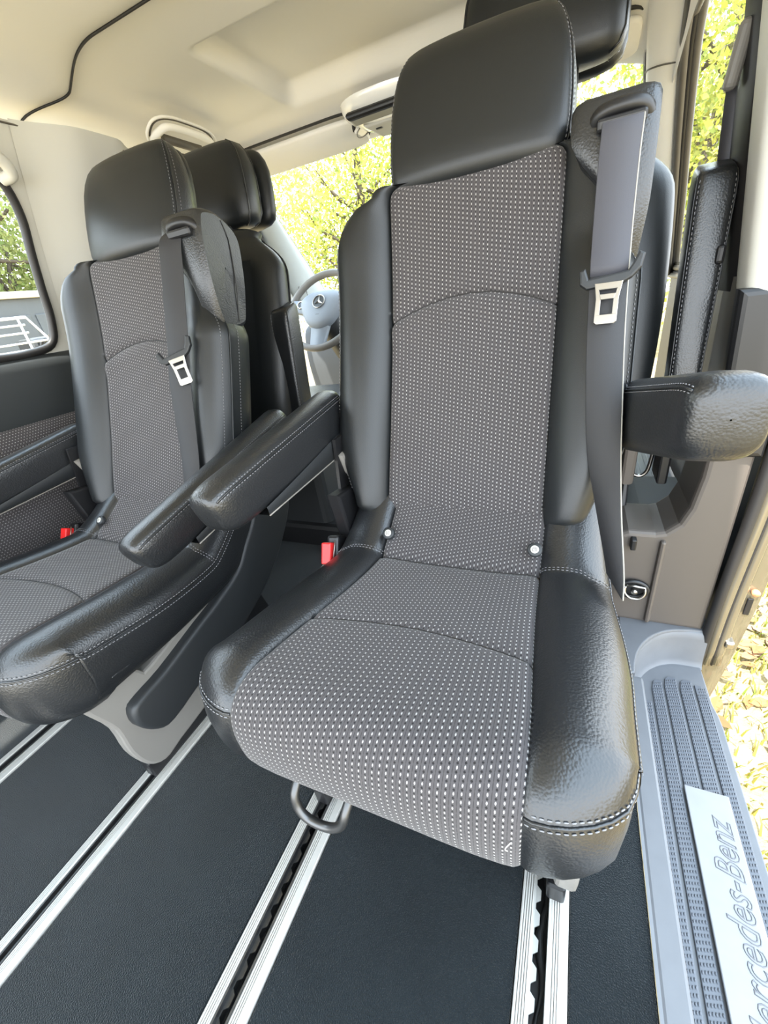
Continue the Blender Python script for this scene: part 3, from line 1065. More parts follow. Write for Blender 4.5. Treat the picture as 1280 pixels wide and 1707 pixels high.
# across: (x, bolster lift, drop fraction 0..1 towards the lower edge)
C_HALF = [(0, 0, 0), (0.04, 0, 0), (0.08, 0.001, 0), (0.115, 0.003, 0), (0.140, 0.0045, 0), (0.151, 0.004, 0), (0.1555, -0.001, 0), (0.157, -0.004, 0), (0.1585, -0.001, 0), (0.164, 0.007, 0), (0.178, 0.013, 0),
          (0.194, 0.0145, 0), (0.210, 0.011, 0), (0.224, 0.0045, 0), (0.236, -0.004, 0.0), (0.2445, -0.015, 0.0), (0.2488, -0.029, 0), (0.2495, -0.0345, 0.0), (0.2510, -0.040, 0.0), (0.252, -0.048, 0.05), (0.252, -0.048, 0.4), (0.249, -0.048, 0.75), (0.241, -0.048, 0.95), (0.228, -0.048, 1.0)]
CJ_SEAM = 7
CJ_PIPE = 17


def cushion_point(s, x, lift, drop):
    sv = s
    ax = abs(x)
    if ax <= 0.158:
        w = max(0, 1 - abs(s - S_ARC) / 0.12)
        sv = s + w * 0.030 * (0.5 - (x / 0.157) ** 2) * -1.0
    y, z, ty, tz = cpath(sv)
    # width: a little narrower at the back, rounded at the front corners
    wid = 0.95 + 0.20 * (1 - sstep(0.22, 0.62, y))
    fr = sstep(S_LIP - 0.09, S_PIPE, s)
    if ax > 0.157:
        wid_o = 1.0 + 0.135 * (1 - sstep(0.40, 0.72, y))
        xx = math.copysign(0.157 * wid + (ax - 0.157) * ((0.2495 * wid_o - 0.157 * wid) / 0.0925), x)
    else:
        xx = x * wid
    # groove at seams
    if ax <= 0.158:
        for sc_, dpt, wd in ((S_CREASE, 0.010, 0.010), (S_ARC, 0.0045, 0.006)):
            lift -= dpt * math.exp(-((s - sc_) / wd) ** 2)
    # lift fades on the front face
    lf = lift * (1 - 0.6 * fr)
    if lift < -0.005:
        lf = lift * (1 - 0.15 * fr)
    # normal (up on top, forward on the nose)
    ny, nz = tz, -ty
    if nz < 0 and s < S_LIP:
        ny, nz = -ny, -nz
    if s >= S_LIP and ny > 0:
        ny, nz = -ny, -nz
    py, pz = y + ny * lf, z + nz * lf
    # plan curve of the nose
    tt = min(1.0, max(0.0, (ax - 0.05) / 0.1995))
    py += 0.072 * fr * (1 - math.sqrt(max(0.0, 1 - tt ** 3.0)))
    # side skirt
    if drop > 0 and s > S_PIPE:
        py += 0.05 * drop
        xx += math.copysign(0.0012, x)
    elif drop > 0:
        ez = 0.284
        pz = pz * (1 - drop) + ez * drop
    return (xx + 0.012 * sstep(0.35, 0.62, y) - 0.006 * (1 - sstep(0.2, 0.45, y)), py - 0.006 * fr, pz)


def build_cushion(root):
    ss = sorted(list(np.linspace(0, CL, 74)) + [S_CREASE - 0.012, S_CREASE - 0.005, S_CREASE + 0.005, S_CREASE + 0.012, S_ARC - 0.006, S_ARC + 0.006])
    for q in (S_CREASE, S_ARC, S_PIPE):
        k = min(range(len(ss)), key=lambda i: abs(ss[i] - q))
        ss[k] = q
    ss = sorted(set(ss))
    kc, ka, kp = ss.index(S_CREASE), ss.index(S_ARC), ss.index(S_PIPE)
    full = [(-x, l, d) for x, l, d in C_HALF[::-1]] + C_HALF[1:]
    P = np.array([[cushion_point(s, x, l, d) for (x, l, d) in full] for s in ss])
    UU = np.array([[x for (x, l, d) in full] for q in ss])
    VV = np.array([[q - 0.030 * max(0, 1 - abs(q - S_ARC) / 0.12) * (0.5 - (x / 0.157) ** 2) for (x, l, d) in full] for q in ss])
    c = P.shape[1] // 2
    jl, jr, pl_, pr = c - CJ_SEAM, c + CJ_SEAM, c - CJ_PIPE, c + CJ_PIPE
    grid('cushion_cloth', P[:kc + 1, jl:jr + 1], WEAVE, root, uv=(UU[:kc + 1, jl:jr + 1] * 1.08, VV[:kc + 1, jl:jr + 1]))
    grid('cushion_cloth', P[kc:ka + 1, jl:jr + 1], WEAVE, root, uv=(UU[kc:ka + 1, jl:jr + 1] * 1.08, VV[kc:ka + 1, jl:jr + 1]))
    grid('cushion_cloth', P[ka:, jl:jr + 1], WEAVE, root, uv=(UU[ka:, jl:jr + 1] * 1.08, VV[ka:, jl:jr + 1]))
    for kk in (kc, ka):
        tube('cushion_seam', P[kk, jl + 1:jr] + np.array((0, -0.0003, 0.0003)), 0.0011, RUBBER, root, 6)
    for sgn in (-1, 1):
        a, b = (pl_, jl) if sgn < 0 else (jr, pr)
        bol = grid('cushion_bolster', P[:kp + 1, a:b + 1], LEATHER, root)
        # skirt: side below the piping, and the nose below it
        if sgn < 0:
            V1 = P[:kp + 1, :a + 1]
            V2 = P[kp:, :b + 1]
        else:
            V1 = P[:kp + 1, b:]
            V2 = P[kp:, a:]
        sk = grid('cushion_skirt', V1, LEATHER, root)
        grid('cushion_nose', V2, LEATHER, root)
        edge = list(P[2:kp, b if sgn > 0 else a])
        jj = list(range(b, a - 1, -1)) if sgn > 0 else list(range(a, b + 1))
        edge += [P[kp, j] for j in jj]
        edge = np.array(edge)
        ctr = np.array((0, 0.42, 0.36))
        out = edge.copy()
        for q in range(len(edge)):
            d = np.array((edge[q][0] * 3.2, min(0, edge[q][1] - 0.30) * 4.0, 0.15))
            out[q] = edge[q] + d / (np.linalg.norm(d) + 1e-9) * 0.0008
        tube('piping', out, 0.0018, LEATHER, bol, 6)
        up_, dn = [], []
        for q in range(len(edge)):
            if q < len(edge) - len(jj):
                i = q + 2
                j = b if sgn > 0 else a
                e = P[i, j]
                u = P[i, j - sgn]
                d = P[i, j + sgn]
            else:
                j = jj[q - (len(edge) - len(jj))]
                e = P[kp, j]
                u = P[kp - 1, j]
                d = P[kp + 1, j]
            o = np.array((e[0] * 3.2, min(0, e[1] - 0.30) * 4.0, 0.25))
            o = o / np.linalg.norm(o) * 0.0012
            uu = (u - e) / (np.linalg.norm(u - e) + 1e-9)
            dd = (d - e) / (np.linalg.norm(d - e) + 1e-9)
            up_.append(e + uu * 0.0055 + o)
            dn.append(e + dd * 0.0055 + o * 0.8)
        stitches('stitching', [up_, dn], THREAD, bol, 0.0045, 0.0025, 0.0009)
        # cross seam on the bolster near the crease
        i = kc - 2
        cs = [P[min(i + abs(j - (jl if sgn < 0 else jr)) // 6, len(ss) - 1), j] + np.array((0, -0.001, 0.0012)) for j in (range(jl, a, -1) if sgn < 0 else range(jr, b))]
        cs2 = [q + np.array((0, -0.007, 0.0)) for q in cs]
        stitches('cross_stitching', [cs, cs2], THREAD, bol, 0.004, 0.003, 0.0006)
    # underside
    ctr = np.array((0, 0.45, 0.29))
    pan_ = [(-0.22, 0.28), (0.22, 0.28), (0.22, 0.70), (-0.22, 0.70)]
    prism('cushion_pan', pan_, 'z', 0.275, 0.32, PLASTIC_BLACK, root, bevel=0.01)
    return P


def headrest_mesh(root, y0, z0, tilt, hw=0.148, hh=0.225, dep=0.105, wing=True):
    """pad standing on (y0,z0), front to -y; two leather shells: front pad and rear shell"""
    sec = [(0, 0.0), (0.4, -0.0005), (0.7, 0.0015), (0.86, 0.005), (0.92, 0.009), (0.945, 0.014), (0.955, 0.0185), (0.958, 0.022), (0.966, 0.0235), (0.98, 0.031), (0.995, 0.045), (1.0, 0.060), (0.975, 0.078), (0.90, 0.093), (0.75, 0.101), (0.45, 0.105), (0, 0.106)]
    JS = 7
    rows = []
    hs = [(-0.0, 0.70, 0.045), (0.002, 0.80, 0.030), (0.007, 0.89, 0.017), (0.016, 0.955, 0.006), (0.030, 0.985, 0.001), (0.055, 1.0, 0), (0.09, 1.0, 0), (0.125, 0.985, 0.001), (0.155, 0.955, 0.003), (0.178, 0.915, 0.007), (0.196, 0.865, 0.013), (0.210, 0.805, 0.022), (0.219, 0.735, 0.032), (0.2245, 0.64, 0.043), (0.225, 0.52, 0.050)]
    ct, st = math.cos(tilt), math.sin(tilt)
    for (h, wsc, inset) in hs:
        h *= hh / 0.225
        half = []
        for (x, d) in sec:
            dm = 0.052
            d2 = dm + (d * dep / 0.106 - dm) * max(0.06, 1 - inset / 0.052)
            # flat front leans, rear rounded
            half.append((x * hw * wsc, d2))
        full = [(-x, d) for x, d in half[::-1]] + half[1:]
        row = []
        for (x, d) in full:
            yy = d + 0.010 * (x / hw) ** 2
            row.append((x, y0 + h * st + yy * ct, z0 + h * ct - yy * st))
        rows.append(row)
    P = np.array(rows)
    c = P.shape[1] // 2
    f = grid('headrest_pad', P[:, c - JS:c + JS + 1], LEATHER_SMOOTH, root)
    shell = np.concatenate([P[:, c + JS:], P[:, 1:c - JS + 1]], axis=1)
    g = grid('headrest_shell', shell, LEATHER, root)
    for e in (0, -1):
        ctr = P[e].mean(0)
        grid('padded_end', [P[e], P[e] * 0.5 + ctr * 0.5, P[e] * 0.02 + ctr * 0.98], LEATHER_SMOOTH, f)
    lines = []
    for sg in (-1, 1):
        jj = c + sg * JS
        tube('piping', P[2:-1, jj] + np.array((sg * 0.001, -0.001, 0)), 0.0016, LEATHER, f, 6)
        for k in (-2, 2):
            lines.append(P[2:-1, jj + sg * k] + np.array((sg * 0.0006, -0.0008, 0)))
    stitches('stitching', lines, THREAD, f, 0.004, 0.003, 0.0006)
    return P


def headrest_lobe(root, name, y0, z0, hw, hd, hh, lean):
    rows = []
    for (h, ws, ds) in ((0, .70, .45), (0.03, .86, .7), (0.09, .96, .9), (0.2, 1, 1), (0.5, 1, 1), (0.7, .97, .97), (0.83, .91, .9), (0.93, .82, .74), (0.985, .70, .5), (1.0, .5, .25)):
        rows.append([(x, y0 + d + h * hh * lean, z0 + h * hh - d * lean) for x, d in superloop(hw * ws, hd * ds, 3.0, 36)])
    return grid(name, rows, LEATHER_SMOOTH, root, closed=True, cap0=True, cap1=True)


def armrest(root, name, label, base, tip, w, hb, ht, cover=True):
    """padded arm from base (pivot) to tip; points are centres; w width, hb/ht heights"""
    base = np.array(base, float)
    tip = np.array(tip, float)
    ax = tip - base
    L = np.linalg.norm(ax)
    t = ax / L
    X = np.array((1.0, 0, 0))
    up = np.cross(X, t)
    if up[2] < 0:
        up = -up
    up /= np.linalg.norm(up)
    loop = superloop(1, 1, 3.6, 40)
    rows = []
    st = [(0.0, .80), (0.006, .92), (0.016, .98), (0.03, 1.0)] + [(f, 1.0) for f in np.linspace(0.08, L - 0.05, 12)] + [(L - 0.032, .985), (L - 0.019, .94), (L - 0.009, .86), (L - 0.003, .74), (L, .56), (L + 0.0015, .34), (L + 0.002, .02)]
    for (s, sc) in st:
        f = s / L
        h = hb * (1 - f) + ht * f
        row = []
        for (a, b) in loop:
            lean = 0.020 * (b * 0.5) * f * sc            # tip slopes back underneath
            crown = 0.004 * (1 - a * a) * sc if b > 0.3 else 0
            row.append(base + t * (s + lean * (1 if s > L * .5 else 0)) + X * a * w / 2 * (1 - (1 - sc) * (.8 if sc > .5 else .8 + .2 * (.5 - sc) / .48)) + up * (b * h / 2 * sc + crown))
        rows.append(row)
    P = np.array(rows)
    n = 40
    top = [j for j in range(n)]
    a = bpy.data.objects.new(name, None)
    COL.objects.link(a)
    a.parent = root
    # loop index 0 is +x side; 10 top; 20 -x side; 30 bottom.  seams near the upper edges
    j0, j1 = 4, 16
    pad = grid('arm_pad', P[:, j0:j1 + 1], LEATHER, a)
    low = np.concatenate([P[:, j1:], P[:, :j0 + 1]], axis=1)
    grid('arm_side', low, LEATHER, a)
    lines = []
    for j in (j0, j1):
        sg = 1 if j == j0 else -1
        e = P[2:-4, j]
        tube('arm_piping', e + X * sg * 0.0008, 0.0016, LEATHER, a, 6)
        lines.append(P[2:-4, j + sg] * 0.75 + e * 0.25 + X * sg * 0.0007 + up * 0.0006)
        lines.append(P[2:-4, j - sg] * 0.6 + e * 0.4 + X * sg * 0.0012)
    s_ = stitches('arm_stitching', lines, THREAD, a, 0.004, 0.003, 0.0007)
    if cover:
        # hard lower tray along the underside, rear two thirds
        rows = []
        for f in np.linspace(0.0, 0.80, 10):
            h = hb * (1 - f) + ht * f
            q = base + ax * f
            dr = -h / 2
            hw_ = w / 2 + 0.0025
            up0 = up * (dr + h * (0.40 - 0.34 * f))
            up1 = up * (dr - 0.004)
            rows.append([q - X * hw_ * .97 + up0, q - X * hw_ + up0 - up * .002, q - X * hw_ + up1, q + X * hw_ + up1, q + X * hw_ + up0 - up * .002, q + X * hw_ * .97 + up0])
        grid('arm_tray', rows, PLASTIC, a)
        for k in (2, 3):
            tube('tray_edge', [r[k] for r in rows], 0.0015, PLASTIC_GREY, a, 6)
    return a


def belt_housing(root):
    """leather covered box at the upper right of the backrest with the belt slit"""
    # profile in (y,z) seen from the side
    out = [(0.873, 1.052), (0.890, 1.062), (0.925, 1.058), (0.962, 1.036), (0.980, 1.005), (0.967, 0.93), (0.945, 0.848), (0.928, 0.828), (0.880, 0.825), (0.860, 0.842), (0.850, 0.92), (0.858, 1.0)]
    pts = smooth_path(out, 4, closed=True)
    n = len(pts)
    rows = []
    cen = np.array((0.925, 0.95))
    for (x, sc) in ((0.160, 0.90), (0.166, 0.965), (0.178, 1.0), (0.20, 1.0), (0.235, 1.0), (0.252, 1.0), (0.264, 0.985), (0.272, 0.955), (0.276, 0.90)):
        row = []
        for p in pts:
            q = cen + (np.array(p) - cen) * sc
            xx = x
            if x > 0.23:                       # narrows towards the bottom
                xx -= 0.006 * (1 - sstep(0.83, 0.93, p[1]))
            if x < 0.23:
                xx += (0.235 - x) * 0.9 * (1 - sstep(0.90, 1.03, p[1]))
            row.append((xx, q[0], q[1]))
        rows.append(row)
    P = np.array(rows)
    h = grid('belt_housing', P, LEATHER, root, closed=True)
    for e, x in ((0, .16), (-1, .276)):
        ctr = P[e].mean(0)
        lp = np.vstack([P[e], P[e][:1]])
        grid('housing_side', [lp, lp * .5 + ctr * .5, lp * .02 + ctr * .98], LEATHER, h)
    # hood over the slit, dark slit and seam line on the side
    tube('slit_hood', smooth_path([(0.192, 0.874, 1.024), (0.200, 0.866, 1.036), (0.228, 0.863, 1.039), (0.252, 0.866, 1.036), (0.262, 0.874, 1.024)], 5), 0.0105, PLASTIC_BLACK, h, 10)
    box('belt_slit', (0.064, 0.02, 0.016), (0.227, 0.861, 1.022), PLASTIC_BLACK, h, rot=(0.15, 0, 0), bevel=0.004)
    tube('housing_seam', [(0.2762 - 0.006 * (1 - sstep(0.83, 0.93, z)), y, z) for y, z in smooth_path([(0.934, 1.040), (0.943, 1.00), (0.930, 0.92), (0.912, 0.842)], 6)], 0.0012, RUBBER, h, 6)
    return h


def belt_tongue(root, c, tilt, steel=STEEL):
    """c = centre of the plastic head, in root space"""
    cx, cy, cz = c
    o = prism('belt_tongue', [(-0.042, 0.010), (-0.040, -0.008), (-0.030, -0.016), (0.018, -0.012), (0.030, -0.006), (0.041, 0.006), (0.044, 0.024), (0.036, 0.028), (0.030, 0.014), (0.024, 0.004), (-0.028, -0.002), (-0.034, 0.014)], 'y', -0.006, 0.006, PLASTIC, root, bevel=0.003)
    o.location = c
    o.rotation_euler = tilt
    fr = [(-0.021, -0.010), (-0.0155, -0.030), (-0.016, -0.058), (-0.013, -0.062), (0.013, -0.062), (0.016, -0.058), (0.0155, -0.030), (0.021, -0.010)]
    # steel plate with a window: four bars
    st = prism('tongue_plate', [(-0.019, -0.010), (-0.0155, -0.032), (-0.0155, -0.062), (-0.0085, -0.062), (-0.0085, -0.034), (-0.012, -0.020), (0.012, -0.020), (0.0085, -0.034), (0.0085, -0.062), (0.0155, -0.062), (0.0155, -0.032), (0.019, -0.010)], 'y', -0.0075, -0.005, steel, o, bevel=0.0006, seg=1)
    prism('tongue_tip', [(-0.0155, -0.055), (-0.0155, -0.066), (-0.012, -0.069), (0.012, -0.069), (0.0155, -0.066), (0.0155, -0.055)], 'y', -0.0078, -0.0048, steel, o, bevel=0.0006, seg=1)
    prism('tongue_bar', [(-0.0115, -0.026), (0.0115, -0.026), (0.009, -0.034), (-0.009, -0.034)], 'y', -0.0078, -0.0048, steel, o, bevel=0.0006, seg=1)
    return o


def label_mark(root, x, y, z, tilt):
    """round child-seat anchor tag with a small printed sign"""
    def ring(r, d):
        return [(x + r * math.cos(a), y - d * math.cos(tilt) + r * math.sin(a) * math.sin(tilt), z + d * math.sin(tilt) + r * math.sin(a) * math.cos(tilt)) for a in np.linspace(0, 2 * math.pi, 21)]
    t = grid('anchor_tag', [ring(0.0001, 0.0055), ring(0.0105, 0.0055), ring(0.0125, 0.004), ring(0.0125, -0.004)], PLASTIC, root)
    grid('tag_disc', [ring(0.0001, 0.0064), ring(0.0066, 0.0064), ring(0.0069, 0.0056)], TRIM_LIGHT, t)
    V, F = [], []
    def bar(u0, v0, u1, v1):
        k = len(V)
        for (u, v) in ((u0, v0), (u1, v0), (u1, v1), (u0, v1)):
            V.append((x + u, y - 0.0067 * math.cos(tilt) + v * math.sin(tilt), z + 0.0067 * math.sin(tilt) + v * math.cos(tilt)))
        F.append((k, k + 1, k + 2, k + 3))
    for b in ((-0.0035, 0.002, 0.003, 0.0028), (0.0022, -0.003, 0.003, 0.0028), (-0.0035, -0.003, -0.0028, 0.002), (-0.0035, -0.0036, 0.003, -0.0029), (-0.0015, -0.0008, 0.0015, 0.0001)):
        bar(*b)
    pydata('tag_sign', V, F, RUBBER, t, False)


def buckle(root, x, y, z):
    b = box('belt_buckle', (0.028, 0.052, 0.075), (x, y + 0.012, z - 0.02), PLASTIC_BLACK, root, rot=(-0.55, 0, 0.15), bevel=0.006)
    box('release_button', (0.022, 0.030, 0.046), (x - 0.002, y - 0.016, z - 0.004), RED, b, rot=(-0.55, 0, 0.15), bevel=0.003)
    tube('button_rim', [(x + 0.0125, y - 0.004, z + 0.022), (x + 0.0125, y - 0.030, z - 0.022)], 0.0015, STEEL, b, 6)
    return b


def build_seat(loc, label, left):
    root = thing('passenger_seat', label, 'seat', loc, 'second row passenger seats')
    build_back(root)
    P = build_cushion(root)
    headrest_mesh(root, 0.893, 1.012, 0.30, hw=0.163, hh=0.242, dep=0.095)
    headrest_lobe(root, 'headrest_lobe', 1.000, 1.035, 0.140, 0.030, 0.190, 0.28)
    for sx_ in (-0.06, 0.06):
        tube('headrest_post', [(sx_, 0.955, 0.98), (sx_, 0.975, 1.06)], 0.006, STEEL_DARK, root, 8)
    belt_housing(root)
    # belt webbing: hangs from the slit, twists at the hip, ends at the seat side
    if not left:
        pts = smooth_path([(0.228, 0.860, 1.030), (0.228, 0.846, 1.015), (0.227, 0.838, 0.98), (0.227, 0.818, 0.90), (0.228, 0.794, 0.83), (0.231, 0.762, 0.74), (0.236, 0.732, 0.66), (0.243, 0.697, 0.575), (0.253, 0.655, 0.51), (0.268, 0.60, 0.43), (0.272, 0.585, 0.40)], 5)
        n = len(pts)
        sd = []
        nm = []
        for i, p in enumerate(pts):
            f = sstep(0.50, 1.0, i / (n - 1))
            a = f * 1.15
            sd.append((math.cos(a), -math.sin(a) * 0.9, -math.sin(a) * 0.35))
            nm.append((-math.sin(a), -math.cos(a), 0.12))
        split = int(n * 0.40)
        strip('belt_webbing', pts[:split + 1], [0.052] * (split + 1), 0.0022, BELT, root, sd[:split + 1], nm[:split + 1])
        strip('belt_webbing', pts[split:], [0.052] * (n - split), 0.0022, BELT_BLACK, root, sd[split:], nm[split:])
        ed = [np.array(p) + np.array(s) / np.linalg.norm(s) * 0.0265 for p, s in zip(pts, sd)][3:]
        tube('belt_selvedge', ed, 0.0011, BELT_EDGE, root, 6)
        belt_tongue(root, (0.229, 0.788, 0.828), (-0.30, 0.0, -0.05))
    else:
        pts = smooth_path([(0.210, 0.872, 1.030), (0.200, 0.852, 1.012), (0.196, 0.832, 0.95), (0.193, 0.808, 0.88), (0.190, 0.782, 0.80), (0.190, 0.758, 0.74), (0.198, 0.728, 0.66), (0.212, 0.692, 0.58), (0.225, 0.65, 0.50), (0.23, 0.63, 0.46)], 5)
        n = len(pts)
        sd = [(1, 0.30, 0) for i in range(n)]
        nm = [(0.3, -1, 0.2)] * n
        strip('belt_webbing', pts, [0.052 - 0.012 * sstep(.5, .9, i / n) for i in range(n)], 0.0022, BELT_BLACK, root, sd, nm)
        belt_tongue(root, (0.192, 0.772, 0.800), (-0.30, -0.18, 0.5))
    # child-seat anchor tags in the crease strip
    label_mark(root, -0.128, 0.628, 0.428, 0.75)
    label_mark(root, 0.150, 0.622, 0.428, 0.75)
    buckle(root, -0.262, 0.615, 0.385)
    if not left:
        armrest(root, 'armrest', None, (-0.305, 0.800, 0.622), (-0.288, 0.368, 0.598), 0.066, 0.125, 0.078)
        armrest(root, 'armrest', None, (0.302, 0.815, 0.602), (0.338, 0.505, 0.690), 0.085, 0.118, 0.092, cover=False)
    else:
        armrest(root, 'armrest', None, (-0.305, 0.80, 0.59), (-0.300, 0.36, 0.545), 0.064, 0.12, 0.08)
        armrest(root, 'armrest', None, (0.302, 0.93, 0.578), (0.305, 0.435, 0.497), 0.064, 0.115, 0.078)
    # hinge covers and recliner on the inner side
    prism('hinge_cover', [(0.70, 0.565), (0.79, 0.575), (0.82, 0.52), (0.79, 0.478), (0.755, 0.475), (0.715, 0.52)], 'x', -0.275, -0.245, PLASTIC_GREY, root, bevel=0.008)
    rc = prism('recliner_box', [(0.640, 0.500), (0.735, 0.485), (0.765, 0.46), (0.76, 0.40), (0.72, 0.345), (0.66, 0.37), (0.65, 0.43)], 'x', -0.268, -0.236, PLASTIC_BLACK, root, bevel=0.006)
    prism('recliner_cap', [(0.735, 0.490), (0.768, 0.468), (0.765, 0.405), (0.742, 0.385), (0.728, 0.40)], 'x', -0.272, -0.244, PLASTIC_GREY, rc, bevel=0.004)
    prism('frame_side', [(0.70, 0.60), (0.80, 0.60), (0.78, 0.36), (0.66, 0.32)], 'x', -0.262, -0.255, PLASTIC_BLACK, root, bevel=0)
    # pedestals: plastic covers either side, dark carcass between
    for sx_ in (-0.235, 0.215):
        cov = [(0.20, 0.315), (0.265, 0.310), (0.300, 0.262), (0.325, 0.252), (0.50, 0.295), (0.55, 0.30), (0.56, 0.20), (0.42, 0.06), (0.30, 0.035), (0.255, 0.03), (0.225, 0.06), (0.212, 0.12), (0.213, 0.19), (0.197, 0.25), (0.188, 0.29)]
        cov = [(y + 0.075, z) for y, z in cov]
        prism('pedestal_cover', [tuple(p) for p in smooth_path(cov, 3, closed=True)], 'x', sx_, sx_ + 0.03, PLASTIC_GREY, root, bevel=0.006, smooth=False)
        car = [(0.42, 0.30), (0.72, 0.30), (0.78, 0.01), (0.36, 0.01)]
        prism('pedestal_frame', car, 'x', sx_ + (0.03 if sx_ < 0 else -0.06), sx_ + (0.07 if sx_ < 0 else 0.0), PLASTIC_BLACK, root, bevel=0.004)
        box('rail_runner', (0.026, 0.52, 0.045), (sx_ + 0.005 if sx_ > 0 else sx_ + 0.04, 0.56, 0.0285), PLASTIC_BLACK, root, bevel=0.004)
    # pale light bracket and latch under the cushion
    prism('seat_bracket', [(0.42, 0.298), (0.62, 0.305), (0.62, 0.285), (0.42, 0.283)], 'x', 0.19, 0.205, TRIM_LIGHT, root, bevel=0.002)
    box('latch_lever', (0.02, 0.03, 0.05), (0.20, 0.36, 0.262), PLASTIC, root, rot=(0.4, 0, 0), bevel=0.003)
    # curved dark side shield sweeping up to the recliner
    sh = [(0.245, 0.215), (0.240, 0.175), (0.265, 0.130), (0.300, 0.115), (0.395, 0.133), (0.52, 0.150), (0.63, 0.185), (0.72, 0.235), (0.795, 0.300), (0.845, 0.37), (0.855, 0.45), (0.82, 0.52), (0.745, 0.52), (0.725, 0.46), (0.685, 0.392), (0.635, 0.345), (0.585, 0.300), (0.50, 0.272), (0.437, 0.258), (0.33, 0.232), (0.27, 0.225)]
    sh = [(y + 0.075, z) for y, z in sh]
    prism('side_shield', [tuple(p) for p in smooth_path(sh, 3, closed=True)], 'x', 0.232, 0.270, PLASTIC, root, bevel=0.010, seg=4, smooth=True)
    if not left:
        tube('loose_thread', smooth_path([(0.168, 0.204, 0.372), (0.163, 0.196, 0.374), (0.161, 0.195, 0.368), (0.163, 0.197, 0.362)], 4), 0.0005, WHITE, root, 6)
    # steel pull bar under the nose
    tube('pull_bar', smooth_path([(-0.125, 0.44, 0.285), (-0.125, 0.26, 0.275), (-0.127, 0.215, 0.262), (-0.122, 0.203, 0.238), (-0.105, 0.200, 0.222), (-0.075, 0.200, 0.222), (-0.052, 0.203, 0.238), (-0.045, 0.215, 0.262), (-0.045, 0.26, 0.275), (-0.045, 0.44, 0.285)], 5), 0.0065, STEEL_DARK, root, 10)
    return root


build_seat((XR, 0, 0), 'black leather and grey woven seat nearest the open door, belt hanging down its front', False)
build_seat((-0.995, -0.075, 0), 'black leather and grey woven seat beside the left window, on a grey pedestal', True)


